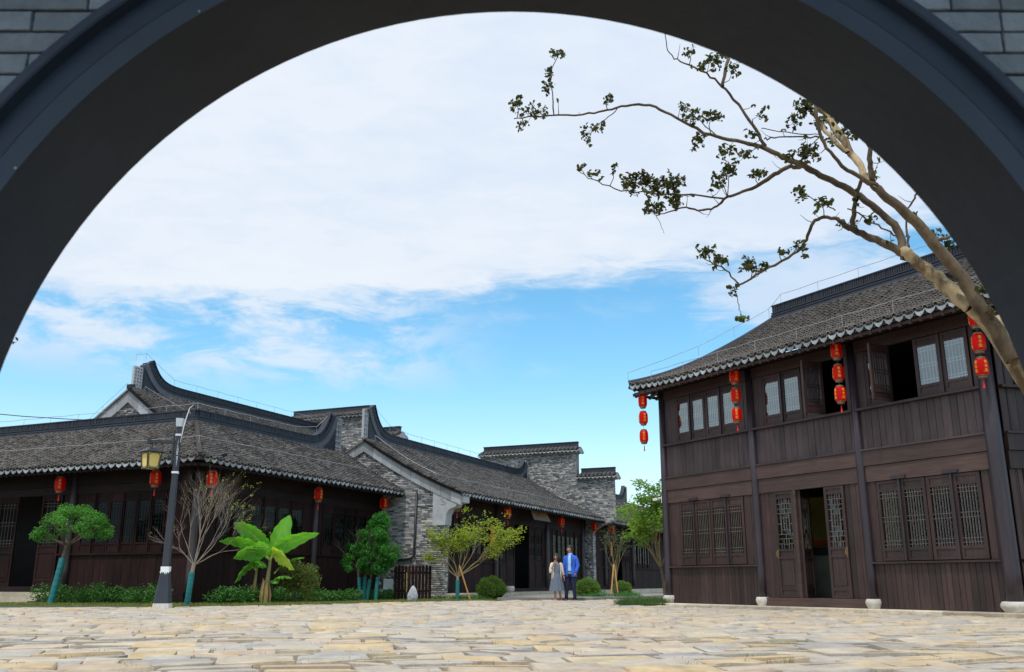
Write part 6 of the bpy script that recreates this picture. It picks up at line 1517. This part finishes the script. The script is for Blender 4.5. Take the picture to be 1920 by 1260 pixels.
paper('small orange-red paper sign on the far hall beside the light green tree', Hw(52.9, 16.95, 2.5), HA, .16, .40)
t = thing('security_camera', 'white security camera bracketed to the left corner column of the timber house', 'camera', Rw(-.12, -.03, 2.86), R(-59))
mb = MB(); mb.tube([(.02, 0, .03), (-.14, -.02, .05)], .02, 8); mb.box(.0, .06, -.05, .05, -.05, .10); mb.build('bracket', M_white, t)
mb = MB(); mb.box(-.36, -.18, -.055, .03, -.01, .06); mb.tube([(-.14, -.02, .05), (-.24, -.02, .03)], .012, 6); mb.build('housing', M_white, t); MB().tube([(-.37, -.012, .02), (-.355, -.012, .02)], .022, 10).build('lens', M_blk, t)
# overhead cable at far left and a twig of a tree standing beyond the left arch edge
a = Vector((-24, 26, 7.0)); b = Vector((-13.6, 34, 6.35)); c = MB(); c.tube([a.lerp(b, i/10)-Vector((0, 0, .5*math.sin(math.pi*i/10)))-a for i in range(11)], .014, 4)
o = c.build('overhead_cable', M_blk); o.location = a; tag(o, 'thin dark overhead cable sloping down to the roof at far left', 'cable')
random.seed(3)
tt = thing('garden_tree', 'tree outside the left arch edge, only a fine twig showing against the sky', 'tree', (-9.6, 12.2, 0)); mb = MB(); tips = []
mb.tube([(0, 0, 0), (.1, 0, 1.6), (.3, 0, 3.0)], [.12, .10, .07], 8); mb.build('trunk', M_barkd, tt)
mb = MB(); mb.tube([(.3, 0, 3.0), (1.2, 0, 3.55), (2.2, 0, 3.75), (2.75, .1, 3.93)], [.05, .03, .012, .004], 6); mb.tube([(2.3, .03, 3.78), (2.6, .1, 3.7), (2.86, .1, 3.82)], .004, 4)
for k in range(6): branch(mb, (.3, 0, 2.9), (random.uniform(-1, .3), random.uniform(-.6, .6), 1), 1.0, .04, 2, .5, tips)
mb.build('branches', M_barkd, tt, fix=False)
leaf_cloud('foliage', [(p.x, p.y, p.z, .3, .3, .2, 60) for p in tips if p.x < 1.2]+[(2.55, .05, 3.86, .12, .05, .05, 7), (2.8, .1, 3.83, .08, .05, .05, 5)], L_hero, tt, .06)

# ------------------------------------------------------------------ the couple
def skin_body(name, V, E, Rr, root_i, m, parent):
    me = bpy.data.meshes.new(name); me.from_pydata(V, E, []); o = bpy.data.objects.new(name, me); COL.objects.link(o)
    sk = o.modifiers.new('skin', 'SKIN'); sk.use_smooth_shade = True; ss = o.modifiers.new('sub', 'SUBSURF'); ss.levels = 2; ss.render_levels = 2
    if not me.skin_vertices: me.skin_vertices.new()
    d = me.skin_vertices[0].data
    for i, r in enumerate(Rr): d[i].radius = (r, r) if not isinstance(r, tuple) else r; d[i].use_root = (i == root_i)
    dg = bpy.context.evaluated_depsgraph_get(); dg.update(); out = bpy.data.meshes.new_from_object(o.evaluated_get(dg)); bpy.data.objects.remove(o)
    out.materials.clear(); out.materials.append(m); out.name = name
    return link(name, out, parent)
def loft(rings, n=28, a0=0, a1=360, thick=0, close=True):
    """rings (cx,cy,z,rx,ry[,pleat]) ; angle 0 = +x, 270 = front (-y)"""
    full = abs(a1-a0-360) < 1e-6; vs = []; m = n if full else n+1
    for q in rings:
        cx, cy, z, rx, ry = q[:5]; pl = q[5] if len(q) > 5 else 0
        for k in range(m):
            a = R(a0+(a1-a0)*k/n); w = 1+pl*math.cos(a*11)+pl*.5*math.cos(a*17+1); vs.append((cx+rx*w*math.cos(a), cy+ry*w*math.sin(a), z))
    fs = [(i*m+k, i*m+(k+1) % m, (i+1)*m+(k+1) % m, (i+1)*m+k) for i in range(len(rings)-1) for k in range(m if full else n)]
    mb = MB()
    if full and close: fs += [tuple(range(m))[::-1], tuple((len(rings)-1)*m+k for k in range(m))]
    if not full:
        o = len(vs); c = []
        for i, q in enumerate(rings):
            for k in range(m): x, y, z = vs[i*m+k]; c.append((q[0]+(x-q[0])*.93, q[1]+(y-q[1])*.93, z))
        vs += c; fs += [tuple(o+j for j in f[::-1]) for f in fs]
        for i in range(len(rings)-1):
            for k in (0, m-1): fs.append((i*m+k, (i+1)*m+k, o+(i+1)*m+k, o+i*m+k))
        for k in range(n):
            for i in (0, len(rings)-1): fs.append((i*m+k, i*m+k+1, o+i*m+k+1, o+i*m+k))
    mb.add(vs, fs); return mb
def head(name, parent, c, yaw, tilt, m, hair, long=False, sc=1.0):
    import bmesh
    bm = bmesh.new(); bmesh.ops.create_uvsphere(bm, u_segments=28, v_segments=20, radius=1)
    for v in bm.verts:
        x, y, z = v.co; f = max(0, -y)
        w = .073*(1-.28*max(0, -z)**1.5); d = .094*(1-.10*max(0, -z)); X, Y, Z = x*w, y*d, z*.118
        nz = math.exp(-((z+.08)/.16)**2)*math.exp(-(x/.17)**2)*f; Y -= nz*.024
        ey = math.exp(-((z-.10)/.10)**2)*math.exp(-((abs(x)-.42)/.18)**2)*f; Y += ey*.010
        mo = math.exp(-((z+.42)/.08)**2)*math.exp(-(x/.28)**2)*f; Y -= mo*.006
        ch = math.exp(-((z+.80)/.16)**2)*f; Y -= ch*.010
        br = math.exp(-((z-.22)/.07)**2)*f*math.exp(-(x/.6)**4); Y -= br*.005
        v.co = (X, Y, Z)
    me = bpy.data.meshes.new(name); bm.to_mesh(me); bm.free(); me.materials.append(m)
    for p in me.polygons: p.use_smooth = True
    mtx = Matrix.Translation(c) @ Matrix.Rotation(yaw, 4, 'Z') @ Matrix.Rotation(tilt, 4, 'X') @ Matrix.Scale(sc, 4)
    return me, mtx
def build_person(nm, label, loc, rz):
    return thing(nm, label, 'person', loc, rz)
def finish_head(t, me, mtx, hair, long, lips):
    h = link('head', me, t); h.matrix_local = mtx
    M = lambda x, y, z: (x, y, z)
    eb = MB()
    for s in (-1, 1):
        eb.lathe([(.001, -.004), (.009, -.002), (.009, .002), (.001, .004)], n=8, c=(s*.030, -.086, .014)); 
    eb.build('eyes', M_blk, h)
    bb = MB()
    for s in (-1, 1): bb.tube([(s*.016, -.097, .028), (s*.032, -.094, .033), (s*.047, -.082, .027)], .0035, 4)
    bb.build('eyebrows', M_blk, h)
    lb = MB(); lb.tube([(-.02, -.092, -.048), (0, -.101, -.047), (.02, -.092, -.048)], [.003, .006, .003], 6); lb.build('lips', mat('lips', (.38, .11, .09), (.42, .13, .10), 5, .5) if 'lips' not in bpy.data.materials else bpy.data.materials['lips'], h)
    er = MB()
    for s in (-1, 1): er.lathe([(.004, -.03), (.014, -.015), (.018, .01), (.008, .028)], n=8, c=(s*.074, .008, .0))
    er.build('ears', me.materials[0], h, smooth=True)
    # hair: shell over the skull, fringe left open at the face
    import bmesh
    bm = bmesh.new(); bmesh.ops.create_uvsphere(bm, u_segments=32, v_segments=22, radius=1)
    kill = []
    for v in bm.verts:
        x, y, z = v.co; front = -y
        lim = (.26 if long else .30)+.22*(1-abs(x)) if front > .35 else (-.10 if front > -.1 else -.55)
        if z < lim: kill.append(v)
        k = 1.14+.03*math.sin(x*23+z*17)+.02*math.sin(y*31)
        v.co = (x*.074*k, y*.096*k+.006, z*.120*k*(1.03 if z > 0 else 1))
    bmesh.ops.delete(bm, geom=kill, context='VERTS'); 
    hm = bpy.data.meshes.new('hair'); bm.to_mesh(hm); bm.free(); hm.materials.append(hair)
    for p in hm.polygons: p.use_smooth = True
    ho = link('hair', hm, h); so = ho.modifiers.new('thick', 'SOLIDIFY'); so.thickness = .012; so.offset = -1
    if long:
        hb = MB()
        for k in range(34):
            a = R(-30+240*k/33); x = math.cos(a)*.080; y = math.sin(a)*.095+.01; L_ = .30+random.uniform(-.03, .03)
            hb.tube([(x*.95, y, .05), (x*1.12, y*1.02, -.05), (x*1.22, y*.95-.01, -.15), (x*1.2, y*.8-.02, -L_)], [.015, .020, .020, .006], 5)
        hb.build('long_hair', hair, h, smooth=True)
    return h
M_hair = mat('black_hair', (.012, .010, .010), (.03, .024, .022), 30, .45, .2)
def hand_chain(V, E, Rr, wrist_i, wrist, d, side, curl, palm=.085, rad=.0085, thumb=1):
    """palm and five fingers rooted at the wrist; d along the hand, side across the palm, curl = bending direction"""
    d = Vector(d).normalized(); side = Vector(side).normalized(); curl = Vector(curl).normalized(); w = Vector(wrist)
    pm = w+d*palm*.55; V.append(tuple(pm)); Rr.append((.034, .018)); pi = len(V)-1; E.append((wrist_i, pi))
    for k, (off, ln) in enumerate(((-.030, .062), (-.010, .074), (.010, .070), (.029, .055))):
        a = pm+side*off*.9+d*palm*.42; V.append(tuple(a)); Rr.append(rad*1.15); ai = len(V)-1; E.append((pi, ai))
        b = a+d*ln*.5+curl*ln*.16; V.append(tuple(b)); Rr.append(rad); bi = len(V)-1; E.append((ai, bi))
        c = b+d*ln*.3+curl*ln*.38; V.append(tuple(c)); Rr.append(rad*.8); E.append((bi, len(V)-1))
    a = pm-side*.032*thumb-d*.005; V.append(tuple(a)); Rr.append(rad*1.2); ai = len(V)-1; E.append((pi, ai))
    b = a-side*.018*thumb+d*.03+curl*.012; V.append(tuple(b)); Rr.append(rad); E.append((ai, len(V)-1))
def man():
    t = build_person('person', 'man in open blue blazer and navy trousers, head turned towards the woman beside him', (1.98, 32.55, 0), R(-20)); t.scale = (1.03,)*3
    V = [(0, 0, .95), (0, .0, 1.12), (0, .01, 1.30), (0, .01, 1.45), (0, -.005, 1.53), (-.005, -.015, 1.60)]; E = [(0, 1), (1, 2), (2, 3), (3, 4), (4, 5)]
    Rr = [(.12, .09), (.11, .08), (.12, .085), (.07, .05), (.05, .05), (.05, .05)]
    def limb(j, pts, rs):
        for p, r in zip(pts, rs): V.append(p); Rr.append(r); E.append((j, len(V)-1)); j = len(V)-1
        return j
    limb(0, [(-.10, 0, .86), (-.13, -.02, .50), (-.155, .0, .10), (-.165, -.08, .045)], [.088, .058, .042, .035])
    limb(0, [(.10, 0, .86), (.115, -.03, .50), (.13, .02, .10), (.14, -.07, .045)], [.088, .058, .042, .035])
    w = limb(3, [(-.165, .0, 1.405), (-.21, .02, 1.15), (-.225, -.04, .90)], [.038, .036, .025]); hand_chain(V, E, Rr, w, V[w], (-.05, -.25, -1), (0, 1, -.2), (.9, -.2, 0))
    w = limb(3, [(.165, .0, 1.405), (.235, .04, 1.16), (.20, -.07, .94)], [.038, .036, .025]); hand_chain(V, E, Rr, w, V[w], (-.25, -.1, -1), (0, 1, 0), (-.9, 0, 0))
    skin_body('body', V, E, Rr, 0, M_skin, t)
    me, mx = head('head', t, (-.008, -.02, 1.685), R(-58), R(4), M_skin, M_hair, sc=.98); finish_head(t, me, mx, M_hair, False, None)
    blue = mat('blue_blazer', (.028, .12, .62), (.04, .16, .72), 12, .8, .1); navy = mat('navy_trousers', (.008, .012, .045), (.014, .02, .07), 12, .85); shirt = mat('light_blue_shirt', (.34, .58, .88), (.42, .66, .92), 10, .8)
    loft([(0, 0, .90, .165, .12), (0, 0, 1.0, .158, .115), (0, 0, 1.2, .165, .118), (0, .005, 1.38, .185, .118), (0, .01, 1.46, .14, .09), (0, .005, 1.52, .066, .064)]).build('shirt', shirt, t, smooth=True)
    loft([(0, .0, 1.495, .070, .066), (0, -.004, 1.53, .068, .066), (0, -.006, 1.556, .062, .062)], close=False).build('shirt_collar', shirt, t, smooth=True)
    # jacket open in front
    loft([(.01, 0, .80, .205, .155), (.01, 0, .92, .190, .148), (0, 0, 1.08, .170, .135), (0, 0, 1.25, .178, .138), (0, .005, 1.38, .188, .132), (0, .01, 1.45, .172, .11), (0, .01, 1.485, .12, .092), (0, .01, 1.515, .078, .074)], n=40, a0=-72, a1=248).build('blazer', blue, t, smooth=True)
    for s in (-1, 1): MB().prism([(s*.055, 1.16), (s*.10, 1.22), (s*.105, 1.36), (s*.075, 1.50), (s*.06, 1.50), (s*.06, 1.34)], -.158, -.138, axis='y').build('lapel', blue, t)
    mb = MB(); mb.tube([(-.12, .0, 1.445), (-.165, .0, 1.425), (-.195, .01, 1.36), (-.215, .02, 1.16), (-.228, -.03, .95)], [.04, .062, .062, .053, .045], 14); mb.build('sleeve', blue, t, smooth=True)
    mb = MB(); mb.tube([(.12, .0, 1.445), (.165, .0, 1.425), (.20, .01, 1.36), (.245, .04, 1.17), (.21, -.07, .97), (.20, -.08, .93)], [.04, .062, .062, .056, .048, .046], 14); mb.build('sleeve', blue, t, smooth=True)
    loft([(0, 0, .80, .165, .115), (0, 0, .88, .172, .12), (0, 0, .965, .162, .116)], n=24).build('waist', navy, t, smooth=True)
    for s in (-1, 1):
        mb = MB(); x1, x2 = (-.155, .02) if s < 0 else (.13, .02)
        mb.tube([(s*.085, 0, .90), (s*.095, -.005, .72), (s*.118, -.02, .48), (x1, .005, .22), (x1*1.03, .0, .075)], [.098, .095, .070, .058, .056], 16); mb.build('trouser_leg', navy, t, smooth=True)
    shoe = mat('dark_sneaker', (.015, .018, .03), (.03, .03, .04), 9, .5)
    for x in (-.16, .137):
        b = MB(); b.add(*ellip((x, -.06, .045), (.046, .135, .045))); o = b.build('shoe', shoe, t, smooth=True); b = MB(); b.box(x-.045, x+.045, -.19, .065, 0, .018); b.build('sole', M_white, o)
    MB().box(-.055, .055, -.126, -.112, .955, .985).build('belt', M_blk, t)
def ellip(c, r, n=14, m=9, flat=0):
    v = []; f = []
    for i in range(m+1):
        ph = math.pi*i/m
        for k in range(n): a = 2*math.pi*k/n; v.append((c[0]+r[0]*math.sin(ph)*math.cos(a), c[1]+r[1]*math.sin(ph)*math.sin(a), max(c[2]-r[2]*.9, c[2]+r[2]*math.cos(ph))))
    for i in range(m):
        for k in range(n): f.append((i*n+k, i*n+(k+1) % n, (i+1)*n+(k+1) % n, (i+1)*n+k))
    return v, f
def woman():
    t = build_person('person', 'woman in grey pinafore dress, cream cardigan and pink sneakers, hand raised to her mouth', (1.50, 32.45, 0), R(10)); t.scale = (1.0,)*3
    sk = mat('woman_skin', (.42, .21, .14), (.48, .25, .17), 9, .5)
    V = [(0, 0, .88), (0, .0, 1.02), (0, .01, 1.15), (-.005, .01, 1.27), (-.01, -.005, 1.34), (-.012, -.015, 1.40)]; E = [(0, 1), (1, 2), (2, 3), (3, 4), (4, 5)]
    Rr = [(.14, .11), (.115, .09), (.13, .10), (.09, .07), (.045, .045), (.045, .045)]
    def limb(j, pts, rs):
        for p, r in zip(pts, rs): V.append(p); Rr.append(r); E.append((j, len(V)-1)); j = len(V)-1
        return j
    limb(0, [(-.085, 0, .78), (-.07, -.02, .45), (-.05, -.02, .10), (-.07, -.10, .045)], [.08, .052, .034, .03])
    limb(0, [(.085, 0, .78), (.10, .02, .45), (.15, .08, .12), (.17, .01, .05)], [.08, .052, .034, .03])
    w = limb(3, [(-.15, .0, 1.24), (-.215, -.05, 1.02), (-.12, -.17, 1.24)], [.042, .034, .023]); hand_chain(V, E, Rr, w, V[w], (.35, .15, .9), (.3, .2, -.1), (.5, .8, .1), palm=.075, rad=.0075)
    w = limb(3, [(.15, .0, 1.24), (.20, .03, 1.02), (.245, -.04, .82)], [.042, .034, .023]); hand_chain(V, E, Rr, w, V[w], (.15, -.2, -1), (0, 1, 0), (-.9, -.1, 0), palm=.075, rad=.0075)
    skin_body('body', V, E, Rr, 0, sk, t)
    me, mx = head('head', t, (-.02, -.03, 1.475), R(-24), R(14), sk, M_hair, sc=.95); finish_head(t, me, mx, M_hair, True, None)
    grey = mat('grey_pinafore', (.13, .17, .24), (.19, .23, .30), 14, .85, .15); cream = mat('cream_cardigan', (.70, .60, .52), (.78, .68, .60), 12, .85); pink = mat('pink_sneaker', (.72, .18, .32), (.78, .26, .40), 9, .6)
    loft([(.01, 0, .36, .25, .19, .07), (.01, 0, .55, .225, .17, .05), (0, 0, .75, .185, .145, .03), (0, 0, .92, .14, .115, .01), (0, 0, .96, .132, .108)], n=66, close=False).build('skirt', grey, t, smooth=True)
    loft([(0, 0, .955, .134, .11), (0, 0, 1.0, .136, .11), (0, -.005, 1.12, .148, .118), (0, .0, 1.22, .135, .105), (0, .005, 1.275, .10, .08)], n=28).build('bodice', grey, t, smooth=True)
    loft([(0, 0, .952, .140, .115), (0, 0, .975, .140, .115)], n=28).build('waistband', grey, t)
    loft([(0, .01, .74, .20, .15), (0, .01, .92, .175, .135), (0, .01, 1.10, .168, .128), (0, .01, 1.22, .165, .115), (0, .012, 1.285, .12, .085), (0, .012, 1.32, .062, .058)], n=36, a0=-48, a1=228).build('cardigan', cream, t, smooth=True)
    mb = MB(); mb.tube([(-.12, .01, 1.27), (-.155, .0, 1.245), (-.215, -.03, 1.05), (-.222, -.06, 1.0), (-.185, -.10, 1.06)], [.04, .056, .056, .06, .045], 12); mb.build('sleeve', cream, t, smooth=True)
    mb = MB(); mb.tube([(.12, .01, 1.27), (.155, .0, 1.245), (.21, .03, 1.03), (.245, -.02, .88)], [.04, .056, .056, .050], 12); mb.build('sleeve', cream, t, smooth=True)
    for x, y in ((-.06, -.08), (.16, .03)):
        b = MB(); b.add(*ellip((x, y, .045), (.042, .118, .042))); o = b.build('shoe', pink, t, smooth=True); b = MB(); b.box(x-.040, x+.040, y-.115, y+.11, 0, .016); b.build('sole', M_white, o)
man(); woman()
